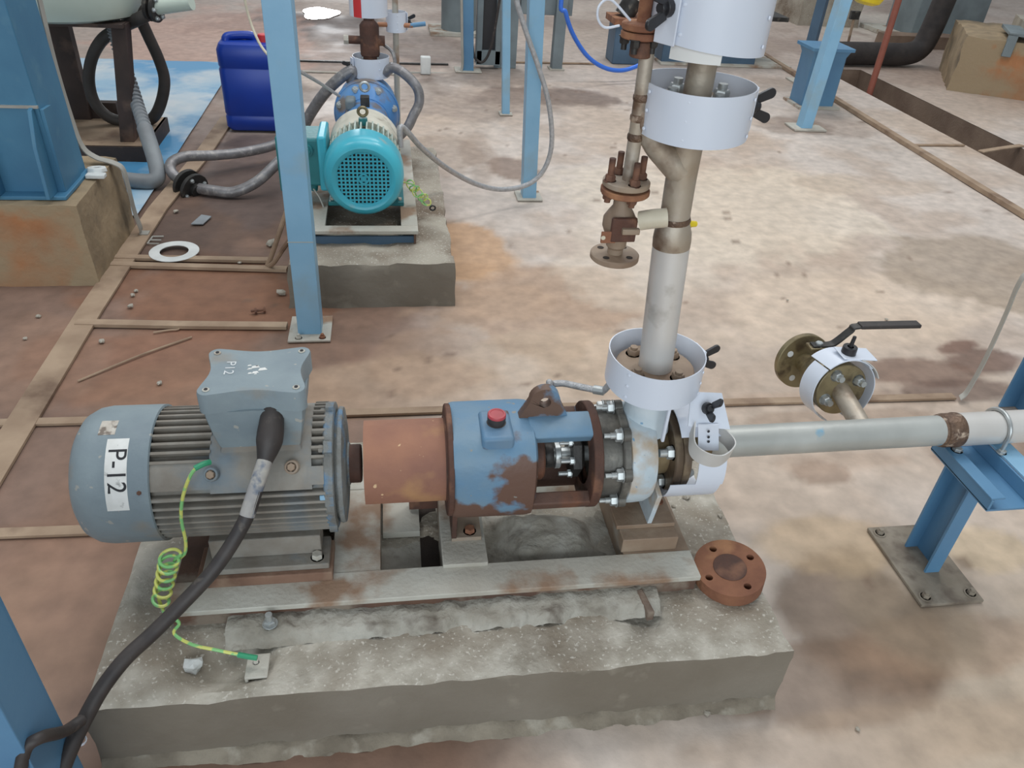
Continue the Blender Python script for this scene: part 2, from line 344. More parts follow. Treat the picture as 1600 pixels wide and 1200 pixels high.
# ------------------------------------------------------------------ floor
rng = np.random.default_rng(3)
LAT = rng.random((256, 256))
def vnoise(x, y):
    xi = np.floor(x).astype(int); yi = np.floor(y).astype(int); fx = x-xi; fy = y-yi
    fx = fx*fx*(3-2*fx); fy = fy*fy*(3-2*fy)
    g = lambda a, b: LAT[a % 256, b % 256]
    return (g(xi, yi)*(1-fx)+g(xi+1, yi)*fx)*(1-fy) + (g(xi, yi+1)*(1-fx)+g(xi+1, yi+1)*fx)*fy
def fbm(x, y, o=4):
    s = 0; a = .5
    for i in range(o): s = s + a*vnoise(x*2**i+17*i, y*2**i+31*i); a *= .5
    return s/(1-.5**o)
def sst(a, b, x): t = np.clip((x-a)/(b-a), 0, 1); return t*t*(3-2*t)
def floor_colour(X, Y):
    n1 = fbm(X*.9+5, Y*.9+2, 5); n2 = fbm(X*3+40, Y*3+7, 5); n3 = fbm(X*11+3, Y*11+60, 4)
    Lc = lambda c: np.array(lin(c)[:3])
    c = Lc((204, 191, 181))[None, :]*np.ones((len(X), 1))
    def put(mask, col):
        nonlocal c
        m = np.clip(mask, 0, 1)[:, None]; c = c*(1-m)+Lc(col)[None, :]*m
    put(sst(.45, .70, n1)*.7, (192, 170, 150)); put(sst(.50, .72, n2)*.55, (176, 154, 136))
    # left, long wet side: red brown
    put(sst(.35, -.35, X+(n1-.5)*1.1)*sst(6.5, 4.5, Y)*.94, (126, 95, 77))
    put(sst(-.95, -1.15, X+(n2-.5)*.2)*sst(1.2, 1.9, Y)*.6, (134, 110, 98))
    put(sst(5.5, 8.5, Y+(n1-.5)*2)*.75, (172, 156, 146)); put(sst(7, 9, Y)*sst(.48, .6, n1)*.7, (148, 130, 120))
    put(sst(1.7, .7, Y+(n2-.5)*.6)*sst(.8, 1.4, X)*.75, (190, 168, 142))
    def blob(px, py, rx, ry, col, k=1., ang=0, rough=.7):
        nonlocal c
        o = onz(px, py); a = rad(ang); dx = (X-o.x)*math.cos(a)+(Y-o.y)*math.sin(a); dy = -(X-o.x)*math.sin(a)+(Y-o.y)*math.cos(a)
        d = np.sqrt((dx/rx)**2+(dy/ry)**2) + (n2-.5)*rough*1.6 + (n3-.5)*.3
        put(sst(1.1, .8, d)*k, col)
    for b in [(300, 320, .55, .9, (96, 74, 62), .8), (330, 460, .5, .40, (134, 92, 68), .8), (210, 560, .45, .30, (142, 100, 78), .7),
              (330, 600, .45, .25, (150, 112, 88), .6), (60, 560, .30, .35, (150, 118, 98), .5), (290, 350, .22, .3, (88, 70, 62), .6),
              (400, 270, .35, .8, (92, 78, 74), .7), (720, 400, .32, .45, (192, 148, 106), .8), (790, 470, .28, .2, (196, 160, 124), .6),
              (840, 470, .55, .40, (176, 146, 122), .85), (960, 560, .35, .25, (196, 168, 142), .6), (630, 600, .5, .22, (186, 158, 132), .6), (690, 560, .3, .25, (172, 138, 110), .4),
              (850, 150, .75, .32, (122, 104, 94), .85), (720, 160, .8, .5, (158, 140, 128), .6), (800, 262, .17, .22, (130, 104, 88), .75), (690, 235, .3, .4, (160, 138, 120), .6),
              (750, 240, .12, .5, (150, 128, 112), .5), (1500, 540, .16, .06, (116, 84, 70), .85, 20), (1540, 560, .2, .12, (110, 82, 70), .8),  # first narrow band paints the rear post's soft cast shadow
              (1420, 580, .32, .12, (122, 92, 76), .75), (1480, 610, .35, .08, (110, 84, 72), .7), (1330, 650, .4, .06, (150, 124, 104), .5),
              (1290, 740, .10, .06, (136, 108, 88), .6), (1340, 960, .22, .22, (120, 96, 76), .75), (1290, 1060, .3, .12, (128, 102, 82), .7), (1560, 700, .3, .2, (138, 106, 88), .6),
              (1540, 860, .14, .10, (206, 182, 150), .7), (1490, 1000, .3, .1, (160, 128, 102), .5), (1420, 940, .2, .2, (150, 132, 110), .5), (1300, 850, .25, .12, (192, 164, 130), .6),
              (1330, 720, .25, .05, (180, 154, 134), .5), (1260, 620, .5, .05, (190, 160, 136), .4), (1150, 320, 1.0, .9, (222, 206, 186), .6),
              (1350, 480, .9, .4, (218, 196, 174), .6), (900, 560, .5, .25, (204, 180, 156), .5), (1000, 400, .5, .6, (216, 200, 182), .5),
              (530, 95, 1.2, .6, (138, 116, 106), .6), (470, 40, 1.1, .9, (80, 66, 62), .85), (580, 60, 1.0, .5, (140, 122, 112), .5), (430, 140, .5, .5, (110, 92, 84), .6),
              (690, 80, .7, .5, (120, 104, 96), .6), (760, 120, .5, .4, (120, 104, 94), .55), (1000, 60, 1.5, .7, (168, 150, 136), .5), (1060, 20, 2, .9, (190, 176, 164), .6),
              (1230, 195, .35, .22, (140, 120, 106), .6), (1290, 195, .45, .3, (142, 122, 108), .5), (1400, 40, 1.6, 1.2, (206, 196, 184), .7), (1440, 120, .7, .5, (150, 128, 114), .5),
              (1350, 290, .5, .2, (188, 166, 146), .5), (1530, 420, .6, .5, (164, 146, 128), .8), (1210, 130, .35, .3, (150, 132, 118), .5), (330, 60, 1.0, 1.6, (196, 158, 142), .6),
              (60, 980, .3, .3, (164, 130, 108), .6), (40, 860, .3, .12, (150, 116, 96), .5), (150, 900, .16, .2, (146, 114, 96), .4), (1440, 1150, .5, .08, (176, 150, 126), .5)]:
        blob(*b)
    for i in range(260):
        x0 = rng.uniform(-1.5, 4); y0 = rng.uniform(.9, 7); r = rng.uniform(.008, .03)
        m = (abs(X-x0) < .2) & (abs(Y-y0) < .2)
        if m.any():
            d = np.hypot(X[m]-x0, (Y[m]-y0)*1.4)/r; k = np.zeros(len(X)); k[m] = sst(1.2, .6, d)*.6
            put(k, (112, 88, 72))
    c = c*(.90+.2*n3)[:, None]*(.94+.12*n2)[:, None]
    return c
TX0, TX1, TY = 4.46, 4.92, 7.93          # drain channel
def build_floor():
    # finer cells in view, coarse beyond
    xs = np.unique(np.concatenate([np.arange(-40, -4.5, 2.5), np.arange(-4.5, -1.5, .07), np.arange(-1.5, 3, .025), np.arange(3, 7, .06), np.arange(7, 13, .25), np.arange(13, 45, 3), [TX0, TX1]]))
    ys = np.unique(np.concatenate([np.arange(-12, .3, 1.5), np.arange(.3, 3.2, .025), np.arange(3.2, 8, .045), np.arange(8, 15, .15), np.arange(15, 60, 3), [TY]]))
    nx, ny = len(xs), len(ys); X, Y = np.meshgrid(xs, ys); X = X.ravel(); Y = Y.ravel()
    Z = (fbm(X*2, Y*2, 3)-.5)*.006 - .003
    Z[Y > 15] = 0
    edge = (abs(X-TX0) < .01) | (abs(X-TX1) < .01) | (abs(Y-TY) < .01); Z[edge] = 0
    i, j = np.meshgrid(np.arange(nx-1), np.arange(ny-1)); a = (j*nx+i).ravel()
    cx = (xs[:-1]+xs[1:])[None, :]/2; cyy = (ys[:-1]+ys[1:])[:, None]/2
    keep = ~((cx > TX0) & (cx < TX1) & (cyy < TY) & (cyy > .3)).ravel(); a = a[keep]
    F = np.stack([a, a+1, a+1+nx, a+nx], 1)
    me = bpy.data.meshes.new('floor'); me.vertices.add(len(X)); me.vertices.foreach_set('co', np.stack([X, Y, Z], 1).astype(np.float32).ravel())
    me.loops.add(F.size); me.loops.foreach_set('vertex_index', F.ravel().astype(np.int32)); me.polygons.add(len(F))
    me.polygons.foreach_set('loop_start', np.arange(0, F.size, 4, dtype=np.int32)); me.update(calc_edges=True)
    c = floor_colour(X, Y); at = me.color_attributes.new('stain_shade', 'FLOAT_COLOR', 'POINT')
    at.data.foreach_set('color', np.concatenate([c, np.ones((len(c), 1))], 1).astype(np.float32).ravel())
    m = bpy.data.materials.new('floor_screed'); m.use_nodes = True; N = m.node_tree.nodes; L = m.node_tree.links; b = N['Principled BSDF']
    ca = N.new('ShaderNodeVertexColor'); ca.layer_name = 'stain_shade'; tc = N.new('ShaderNodeTexCoord')
    def nz(s, d):
        n = N.new('ShaderNodeTexNoise'); n.inputs['Scale'].default_value = s; n.inputs['Detail'].default_value = d; L.new(tc.outputs['Object'], n.inputs['Vector']); return n.outputs['Fac']
    r = N.new('ShaderNodeMapRange'); r.inputs[1].default_value = .3; r.inputs[2].default_value = .7; r.inputs[3].default_value = .84; r.inputs[4].default_value = 1.12; L.new(nz(14, 8), r.inputs[0])
    x = N.new('ShaderNodeMix'); x.data_type = 'RGBA'; x.blend_type = 'MULTIPLY'; x.inputs[0].default_value = 1; L.new(ca.outputs['Color'], x.inputs[6]); L.new(r.outputs[0], x.inputs[7])
    L.new(x.outputs[2], b.inputs['Base Color'])
    rr = N.new('ShaderNodeMapRange'); rr.inputs[1].default_value = .35; rr.inputs[2].default_value = .6; rr.inputs[3].default_value = .5; rr.inputs[4].default_value = .8; L.new(nz(1.3, 4), rr.inputs[0]); L.new(rr.outputs[0], b.inputs['Roughness'])
    bp = N.new('ShaderNodeBump'); bp.inputs['Strength'].default_value = .12; bp.inputs['Distance'].default_value = .01; L.new(nz(60, 5), bp.inputs['Height']); L.new(bp.outputs[0], b.inputs['Normal'])
    me.materials.append(m); me.polygons.foreach_set('use_smooth', np.ones(len(F), bool))
    o = bpy.data.objects.new('floor', me); COL.objects.link(o); o['kind'] = 'structure'
build_floor()
t = MB(); t.bx(TX0-.02, TX0, .3, TY, -.30, -.004).bx(TX1, TX1+.02, .3, TY, -.30, -.004).bx(TX0-.02, TX1+.02, TY, TY+.02, -.30, -.004).bx(TX0, TX1, .3, TY, -.32, -.28)
t.build('trim_1', 'trench_wall', kind='structure')

# ------------------------------------------------------------------ rough concrete blocks
def rough_block(name, mat, x0, x1, y0, y1, z0, z1, amp=.008, step=.03, dip=None, taper=0, side=None):
    bm = bmesh.new(); bmesh.ops.create_cube(bm, size=1)
    for v in bm.verts: v.co = V((x0 if v.co.x < 0 else x1, y0 if v.co.y < 0 else y1, z0 if v.co.z < 0 else z1))
    for ax, L in ((0, x1-x0), (1, y1-y0), (2, z1-z0)):
        n = max(1, int(L/step))
        es = [e for e in bm.edges if abs((e.verts[0].co-e.verts[1].co).normalized()[ax]) > .9]
        bmesh.ops.subdivide_edges(bm, edges=es, cuts=n-1, use_grid_fill=True)
    P = np.array([v.co for v in bm.verts]); n = fbm(P[:, 0]*13+9*P[:, 2], P[:, 1]*13+11*P[:, 2]+4, 4)-.5; q = fbm(P[:, 0]*13+50+7*P[:, 2], P[:, 1]*13+30-9*P[:, 2], 4)-.5
    cx, cy = (x0+x1)/2, (y0+y1)/2
    for v, a, b in zip(bm.verts, n, q):
        co = v.co; ex = abs(co.x-x0) < 1e-4 or abs(co.x-x1) < 1e-4; ey = abs(co.y-y0) < 1e-4 or abs(co.y-y1) < 1e-4; ez = abs(co.z-z1) < 1e-4
        k = amp*2; f = 1-taper*(co.z-z0)/(z1-z0)
        nx = co.x + (a*k if ex else 0); ny = co.y + (b*k if ey else 0); nz = co.z + (a*k if ez else 0)
        if ez and (ex or ey): nz -= abs(b)*amp*1.6+amp*.3; nx += (cx-nx)*.004; ny += (cy-ny)*.004
        if dip and ez: nz -= dip(co.x, co.y)
        v.co = V((cx+(nx-cx)*f, cy+(ny-cy)*f, nz))
    me = bpy.data.meshes.new(name); bm.to_mesh(me); bm.free()
    for p in me.polygons: p.use_smooth = True
    try: me.set_sharp_from_angle(angle=rad(42))
    except Exception: pass
    me.materials.append(MT[mat])
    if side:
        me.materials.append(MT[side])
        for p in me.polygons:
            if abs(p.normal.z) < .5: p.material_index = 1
    o = bpy.data.objects.new(name, me); COL.objects.link(o); ORG[o.name] = (0, 0, 0); return o
def rough_sheet(name, mat, x0, x1, y0, y1, fn, step=.012, parent=None):
    xs = np.arange(x0, x1+step/2, step); ys = np.arange(y0, y1+step/2, step); m = MB(); nx = len(xs)
    X, Y = np.meshgrid(xs, ys); Z = fn(X.ravel(), Y.ravel())
    m.add(list(zip(X.ravel(), Y.ravel(), Z)), [(j*nx+i, j*nx+i+1, (j+1)*nx+i+1, (j+1)*nx+i) for j in range(len(ys)-1) for i in range(nx-1)])
    return m.build(name, mat, parent, ang=60)

# ================================================================== FRONT PUMP SET
def bump2(x, y, cx, cy, rx, ry, h):
    d = ((x-cx)/rx)**2+((y-cy)/ry)**2; return h*max(0, 1-d)
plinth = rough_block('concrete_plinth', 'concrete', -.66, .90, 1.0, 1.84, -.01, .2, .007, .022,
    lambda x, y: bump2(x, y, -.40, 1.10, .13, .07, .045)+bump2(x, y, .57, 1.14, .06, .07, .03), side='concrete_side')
tag(plinth, 'large grey concrete plinth carrying the pump set in the foreground', 'plinth')
ledge = rough_sheet('grout_ledge', 'grout', -.40, .62, 1.125, 1.26, lambda X, Y: .196+.026*sst(1.125, 1.155, Y+(fbm(X*14, Y*14, 3)-.5)*.05)+(fbm(X*30, Y*30, 4)-.5)*.022, .009, plinth)

def toe_fn(X, Y): return .036*sst(.968, 1.0, Y+(fbm(X*9, Y*9, 3)-.5)*.03)+(fbm(X*28, Y*28, 4)-.5)*.016-.008
rough_sheet('grout_toe', 'grout_dark', -.66, .90, .972, 1.004, toe_fn, .009, plinth)
AY, AZ = 1.42, .475
frame = thing('base_frame', 'rusty welded steel base frame set in the foreground concrete plinth', 'base frame', (.1, 1.42, .2))
MB().bx(-.525, .725, 1.19, 1.278, .243, .258).build('front_flange', 'dusty_steel', frame, .002)
MB().bx(-.52, .72, 1.20, 1.212, .19, .243).build('front_web', 'rust_frame', frame)
MB().bx(-.525, .725, 1.565, 1.655, .19, .258).build('rear_rail', 'dusty_steel', frame, .002)
MB().bx(-.17, -.055, 1.278, 1.565, .19, .256).build('cross_member', 'dusty_steel', frame, .002)
MB().bx(.55, .725, 1.278, 1.565, .19, .256).build('cross_member', 'steel_brown', frame, .002)
MB().bx(-.525, -.45, 1.278, 1.565, .19, .256).build('cross_member', 'rust_frame', frame, .002)
MB().bx(-.47, -.165, 1.255, 1.36, .256, .285).build('motor_pad', 'rust_pad', frame, .003, label='rusty pad under the motor')
MB().bx(-.47, -.165, 1.48, 1.585, .256, .285).build('motor_pad', 'rust_pad', frame, .003)
MB().bx(.095, .205, 1.27, 1.56, .19, .268).build('bearing_pedestal', 'dusty_steel', frame, .002)
MB().bx(.545, .69, 1.285, 1.55, .256, .300).build('pump_pedestal', 'steel_brown', frame, .002)
fl = rough_sheet('grout_fill', 'grout', -.45, .55, 1.212, 1.57, lambda X, Y: .200+.045*sst(.22, .30, X)*sst(.53, .42, X)*sst(1.28, 1.33, Y)*sst(1.50, 1.43, Y)+(fbm(X*22, Y*22, 4)-.5)*.03*sst(.2, .26, X)-.10*sst(.045, .05, X)*sst(.100, .095, X)-.1*sst(-.025, -.05, X)*sst(1.44, 1.40, Y*0+1.4)*0, .009, frame)
MB().bx(.045, .092, 1.285, 1.56, .1995, .2015).build('gap_shade', 'dark_pit', frame)  # dark sheet painted for the shade in the deep frame gap
MB().bx(-.05, .045, 1.43, 1.56, .205, .225).build('recess_plate', 'dusty_steel', frame)  # dusty steel plate lying in the frame opening
for p, sx in (((-.302, 1.166, .230), 1), ((.47, 1.165, .222), 0)):
    if sx: bolt(frame, p, (0, 0, 1), .014, .011, .02, 'zinc', .008, 'anchor_bolt')
tb = MB().box((.577, 1.155, .212), (.018, .075, .03), Matrix.Rotation(.15, 3, 'Z')).build('anchor_stub', 'rust_frame', frame, .004)

# ---- motor
mo = thing('electric_motor', 'grey dusty electric motor with white P-12 label on its fan cover', 'motor', (-.36, AY, .285))
O = (0, AY, AZ); XA = (1, 0, 0)
def xl(prof, n=48): return MB().lathe(O, XA, prof, n)
fc = xl([(.151, -.525), (.156, -.527), (.156, -.640), (.152, -.662), (.140, -.683), (.120, -.696), (.100, -.701), (.0, -.701)], 64)
cover = fc.build('fan_cover', 'motor_grey', mo)
g = MB()
for i in range(5):
    r = .02+i*.018; g.lathe((-.7025, AY, AZ), XA, [(r-.003, 0), (r+.003, 0), (r+.003, .003), (r-.003, .003)], 36, True)
g.build('air_grille', 'dark_steel', cover)
for a in (25, 150, 270):
    r = rad(a); bolt(cover, (-.545, AY-math.cos(r)*.1555, AZ+math.sin(r)*.1555), (0, -math.cos(r), math.sin(r)), .005, .003, name='screw', mat='rust_dark')
def on_cyl(u, ang, R, x0): a = rad(ang); return (x0+u, AY-math.cos(a)*R, AZ+math.sin(a)*R)
def patch(x0, x1, a0, a1, R0, R1, n=14): return MB().shell(O, XA, R0, R1, -a1, -a0, x0, x1, n, (0, -1, 0))
# angle a above horizontal towards viewer: direction (0,-cos a, sin a); with ref -Y about +X: w x ref = X x -Y = -Z, so angle = -a
lab = patch(-.612, -.568, 11, 69, .1560, .1566).build('name_label', 'white_label', mo, label='white paper label reading P-12')
def curved_text(txt, size, xc, ac, R, parent, mat, thick=True):
    vs, fs = text_geo(txt, size); m = MB()
    # reading direction runs down the cylinder, letter tops point to +x
    m.add([on_cyl(v[1], ac-math.degrees(v[0]/R), R, xc) for v in vs], fs)
    return m.build('lettering', mat, parent)
curved_text('P-12', .054, -.590, 43, .1569, lab, 'ink')
patch(-.634, -.600, 73, 88, .1560, .1565).build('worn_label', 'worn_paper', mo, label='torn remains of a white sticker')
xl([(0, -.53), (.131, -.53), (.131, -.165), (0, -.165)], 48).build('stator_body', 'motor_dusty', mo)
def finp(L): return MB().prism([(-.0052, .126), (.0052, .126), (.0030, .1505), (-.0030, .1505)], (-L, 0, 0), (0, 1, 0), (0, 0, 1), 2*L)
fin_long = lambda: finp(.182)
fin_short = lambda: finp(.062)
fin_stub = lambda: finp(.014)
k = 0
for a in range(-72, 253, 8):
    q = Quaternion((1, 0, 0), rad(90-a)); 
    if 20 < a < 150:
        if a > 46 or a > 140:
            inst('fin', 'fs', fin_short, 'motor_dusty', mo, (-.465, AY, AZ), q=q); inst('fin', 'ft', fin_stub, 'motor_dusty', mo, (-.178, AY, AZ), q=q)
    else: inst('fin', 'fl', fin_long, 'motor_dusty', mo, (-.346, AY, AZ), q=q)
pad = patch(-.405, -.192, 20, 150, .118, .147, 26).build('smooth_pad', 'motor_dusty', mo)
patch(-.53, -.40, 24, 47, .118, .1475, 8).build('smooth_pad', 'motor_dusty', mo)
patch(-.20, -.163, 24, 40, .118, .1475, 8).build('smooth_pad', 'motor_dusty', mo)
xl([(0, -.168), (.146, -.168), (.149, -.165), (.149, -.148), (.143, -.146), (.125, -.145), (.125, -.141), (.136, -.140), (.138, -.137), (.136, -.129), (.11, -.125), (.052, -.122), (.050, -.118), (0, -.118)], 48).build('end_shield', 'motor_ring', mo)
for a in (10, 55, 100, 190, 280, 325):
    r = rad(a); bolt(mo, (-.1655, AY-math.cos(r)*.139, AZ+math.sin(r)*.139), (-1, 0, 0), .010, .012, mat='blue_paint' if a == 10 else 'motor_dusty')
    q = Quaternion((1, 0, 0), rad(90-a)); inst('lug', 'lug', lambda: MB().bx(-.010, .008, -.013, .013, .125, .158), 'motor_ring', mo, (-.155, AY, AZ), q=q)
xl([(0, -.12), (.046, -.12), (.046, -.094), (.043, -.091), (0, -.091)], 32).build('shaft_hub', 'rust_dark', mo)
xl([(0, -.085), (.026, -.085), (.026, -.03), (0, -.03)], 20).build('shaft', 'dark_steel', mo)
for yy, s in ((1.312, 1), (1.528, -1)):
    MB().bx(-.455, -.172, yy-.045, yy+.045, .285, .302).bx(-.44, -.19, yy+.0-.01, yy+.05*s if s > 0 else yy+.01, .302, .36).build('foot', 'motor_dusty', mo, .003)
bolt(mo, (-.200, 1.290, .302), (0, 0, 1), .013, .013, mat='dusty_steel', name='foot_bolt'); bolt(mo, (-.42, 1.290, .302), (0, 0, 1), .013, .013, mat='dusty_steel', name='foot_bolt')
# bosses on the pad
for x, a, m_ in ((-.398, 37, 'pump_rust'), (-.232, 40, 'rust')):
    r = rad(a); d = V((0, -math.cos(r), math.sin(r))); c = V((x, AY, AZ))+d*.135
    MB().cyl(c, c+d*.030, .017, .015, 16).build('boss', 'steel_brown' if x > -.3 else 'motor_dusty', mo, .002)
    bolt(mo, c+d*.030, d, .009, .007, mat='steel_brown', name='boss_screw')
# terminal box
tb = thing('x', '', '', (0, 0, 0)); bpy.data.objects.remove(tb)
TC = V((-.297, 1.405, 0)); hx, hy = .108, .088
def lid_outline(s=1.0, lobe=.019, conc=.013):
    P = []
    cs = [(1, 1), (-1, 1), (-1, -1), (1, -1)]
    for i, (a, b) in enumerate(cs):
        cx, cy = a*(hx-lobe)*s, b*(hy-lobe)*s; a0 = {(1, 1): -20, (-1, 1): 70, (-1, -1): 160, (1, -1): 250}[(a, b)]
        for t in range(8): th = rad(a0+t*130/7); P.append((cx+lobe*math.cos(th), cy+lobe*math.sin(th)))
        na, nb = cs[(i+1) % 4]; p0 = V(P[-1]+(0,)); th = rad({0: 180+0, 1: 270, 2: 0, 3: 90}[i])
        q0 = V((na*(hx-lobe)*s, nb*(hy-lobe)*s, 0)); th2 = rad({0: 50, 1: 140, 2: 230, 3: 320}[i]+0)
        st = {0: (na, nb, 70), 1: (na, nb, 160), 2: (na, nb, 250), 3: (na, nb, -20)}[i]
        p1 = V((q0.x+lobe*math.cos(rad(st[2])), q0.y+lobe*math.sin(rad(st[2])), 0))
        inward = V({0: (0, -1, 0), 1: (1, 0, 0), 2: (0, 1, 0), 3: (-1, 0, 0)}[i])
        for t in range(1, 10):
            u = t/10; p = p0.lerp(p1, u)+inward*conc*math.sin(math.pi*u)**1.3; P.append((p.x, p.y))
    return P
def loft(levels):
    m = MB(); vs = []; n = len(levels[0][0])
    for P, z in levels: vs += [(TC.x+a, TC.y+b, z) for a, b in P]
    fs = [(i*n+j, i*n+(j+1) % n, (i+1)*n+(j+1) % n, (i+1)*n+j) for i in range(len(levels)-1) for j in range(n)]
    fs += [tuple(range(n))[::-1], tuple((len(levels)-1)*n+j for j in range(n))]
    return m.add(vs, fs)
lo, li = lid_outline(), lid_outline(.975)
sq = []
for (a, b) in lid_outline():    # softer outline for the body
    k = max(abs(a)/hx, abs(b)/hy); sq.append((a/k*.86 if k > .86 else a, b/k*.86 if k > .86 else b))
lid = loft([(lo, .712), (lo, .755), (lid_outline(.985), .760)]).build('terminal_box_lid', 'motor_grey', mo, ang=50)
sc = lambda f: [(a*f, b*f) for a, b in sq]
loft([(sc(.86), .597), (sc(.93), .615), (sc(1.0), .650), (sc(1.06), .690), (sc(1.08), .712)]).build('terminal_box', 'motor_grey', mo, ang=50)
loft([(sc(.98), .58), (sc(.9), .607), (sc(.9), .612)]).build('terminal_box_base', 'motor_dusty', mo, ang=50)
for a, b in ((1, 1), (-1, 1), (-1, -1), (1, -1)):
    p = (TC.x+a*(hx-.019), TC.y+b*(hy-.019), .760)
    MB().disc(p, (0, 0, 1), .0075, .002, 16, .0005).build('screw_collar', 'dusty_steel', lid)
    MB().cyl((p[0], p[1], .762), (p[0], p[1], .7635), .004, n=6).build('screw', 'ink', lid)
vs, fs = text_geo('P12', .036)
MB().add([(-.352+v[1]*.8, 1.415-v[0]*.95, .7608) for v in vs], fs).build('chalk_lettering', 'chalk', lid)
for i in range(9):
    x = -.318+random.random()*.045; y = 1.385+random.random()*.04; s = .003+random.random()*.009
    MB().prism([(0, 0), (s*1.6, s*.3), (s*1.1, s), (s*.2, s*.8)], (x, y, .7603), (1, 0, 0), (0, 1, 0), .0006).build('sticker_scrap', 'white_label', lid)
# gland and boot
gp = smooth_pts([ony(426, 640, 1.342), ony(424, 665, 1.315), ony(420, 695, 1.287), ony(413, 724, 1.262)], 5)
MB().tube(gp, .03, 16, 0, lambda t, i: (.0225+.005*min(1, t*2.2)) if t < .62 else .0275-.0125*(t-.62)/.38).build('cable_boot', 'black_rubber', mo)

# ---- power cable
cab = thing('power_cable', 'thick black power cable running from the motor box down to the blue post', 'cable', (-.45, 1.1, .3))
MB().tube([ony(415, 716, 1.268), ony(409, 735, 1.250), ony(399, 765, 1.228), ony(386, 806, 1.198)], .0158, 14, 5).build('tape_wrap', 'grey_tape', cab, label='grey tape wrapped round the cable end')
MB().tube([ony(400, 765, 1.228), ony(386, 806, 1.198), ony(362, 850, 1.165), ony(330, 895, 1.13), ony(288, 940, 1.095), ony(240, 988, 1.05), ony(195, 1030, 1.005), ony(160, 1075, .965), ony(137, 1115, .93), ony(117, 1155, .89), ony(98, 1200, .85), ony(80, 1260, .80)], .0150, 14, 6).build('cable_sheath', 'black_rubber', cab)
c2 = MB().tube([ony(128, 1125, .91), ony(100, 1143, .875), ony(65, 1152, .815), ony(40, 1170, .80), ony(30, 1215, .78)], .011, 10, 6).build('branch_cable', 'black_rubber', cab)
for d in (0, 1):
    c = ony(112+d*7, 1160-d*4, .895)
    MB().lathe(c, (-.3, -.35, -.75), [(.0165, -.002), (.0185, -.002), (.0185, .002), (.0165, .002)], 18, True).build('cable_tie', 'white_plastic', cab)

# ---- earth wire with coil
ew = thing('earth_wire', 'yellow and green earth wire coiled beside the motor and black cable', 'wire', (-.45, 1.2, .2))
P = [ony(326, 722, 1.275), ony(312, 727, 1.262), ony(298, 742, 1.255), ony(286, 775, 1.25), ony(283, 810, 1.245), ony(290, 845, 1.24), ony(288, 866, 1.235), ony(272, 876, 1.23)]
coil = []
ca_, cb_ = ony(266, 868, 1.228), ony(250, 945, 1.168)
for i in range(0, 62):
    t = i/61; a = t*6.3*2*math.pi; c = ca_.lerp(cb_, t**1.15); c.z = max(c.z, .215)
    r = .021-.004*t; coil.append(c+V((math.cos(a)*r, math.sin(a)*r*.8, math.sin(a)*r*.25)))
MB().tube(P+coil, .0037, 7, 3).build('wire', 'earth_wire', ew)
low = [coil[-1], ony(258, 962, 1.15), ony(263, 978, 1.14), ony(272, 968, 1.145), ony(280, 975, 1.14), ony(272, 990, 1.13), ony(300, 1007, 1.105), ony(340, 1016, 1.09), ony(388, 1026, 1.075)]
for p in low: p.z = max(p.z, .2)
MB().tube(low, .0037, 7, 5).build('wire', 'earth_wire', ew)
MB().tube([ony(304, 732, 1.257), ony(318, 725, 1.267), ony(328, 722, 1.277)], .006, 8, 4).build('lug_sleeve', 'green_sleeve', ew)
MB().tube([ony(372, 1023, 1.08), ony(388, 1026, 1.075), ony(402, 1028, 1.072)], .006, 8, 4).build('lug_sleeve', 'green_sleeve', ew)
lp = MB(); lp.bx(-.345, -.297, 1.045, 1.105, .2, .206).bx(-.345, -.338, 1.045, 1.105, .165, .2)
lp.build('lug_plate', 'dusty_steel', ew, .002, label='flat grey steel plate the wire is bolted to'); bolt(ew, (-.325, 1.083, .206), (0, 0, 1), .006, .005, mat='dusty_steel')

# ---- coupling guard
cg = thing('coupling_guard', 'rusty rolled sheet guard over the shaft between motor and pump', 'guard', (.02, AY, AZ))
MB().shell(O, XA, .0985, .1015, -215, 32, -.083, .116, 36, (0, -1, 0)).build('guard_sheet', 'rust_guard', cg)
MB().shell(O, XA, .0985, .1065, -200, 30, .104, .118, 36, (0, -1, 0)).build('edge_band', 'rust_dark', cg)
MB().lathe(O, XA, [(.026, -.070), (.088, -.070), (.088, -.055), (.026, -.055)], 36, True).build('coupling_disc', 'dark_steel', cg)
MB().bx(.02, .1, 1.50, 1.53, .235, .40).build('bracket', 'rust_dark', cg)

# ---- pump
pu = thing('centrifugal_pump', 'blue and rusty centrifugal pump end with pale casing on the frame', 'pump', (.38, AY, .30))
def superlathe(levels, e=3.2, n=56):
    m = MB(); vs = []
    for x, r in levels:
        for i in range(n):
            a = 2*math.pi*i/n; c, s_ = math.cos(a), math.sin(a); k = (abs(c)**e+abs(s_)**e)**(-1/e); k = 1+(k-1)*.8
            vs.append((x, AY-r*k*c, AZ+r*k*s_))
    L = len(levels); fs = [(q*n+i, q*n+(i+1) % n, (q+1)*n+(i+1) % n, (q+1)*n+i) for q in range(L-1) for i in range(n)]
    fs += [tuple(range(n)), tuple((L-1)*n+i for i in range(n))]
    return m.add(vs, fs)
superlathe([(.118, .118), (.120, .124), (.128, .1265), (.29, .128), (.308, .126), (.314, .116)], 3.2).build('bearing_housing', 'pump_paint', pu)
xl([(.09, .108), (.134, .108), (.136, .110), (.136, .119), (.134, .121), (.09, .121)], 48).build('end_flange', 'rust_dark', pu)
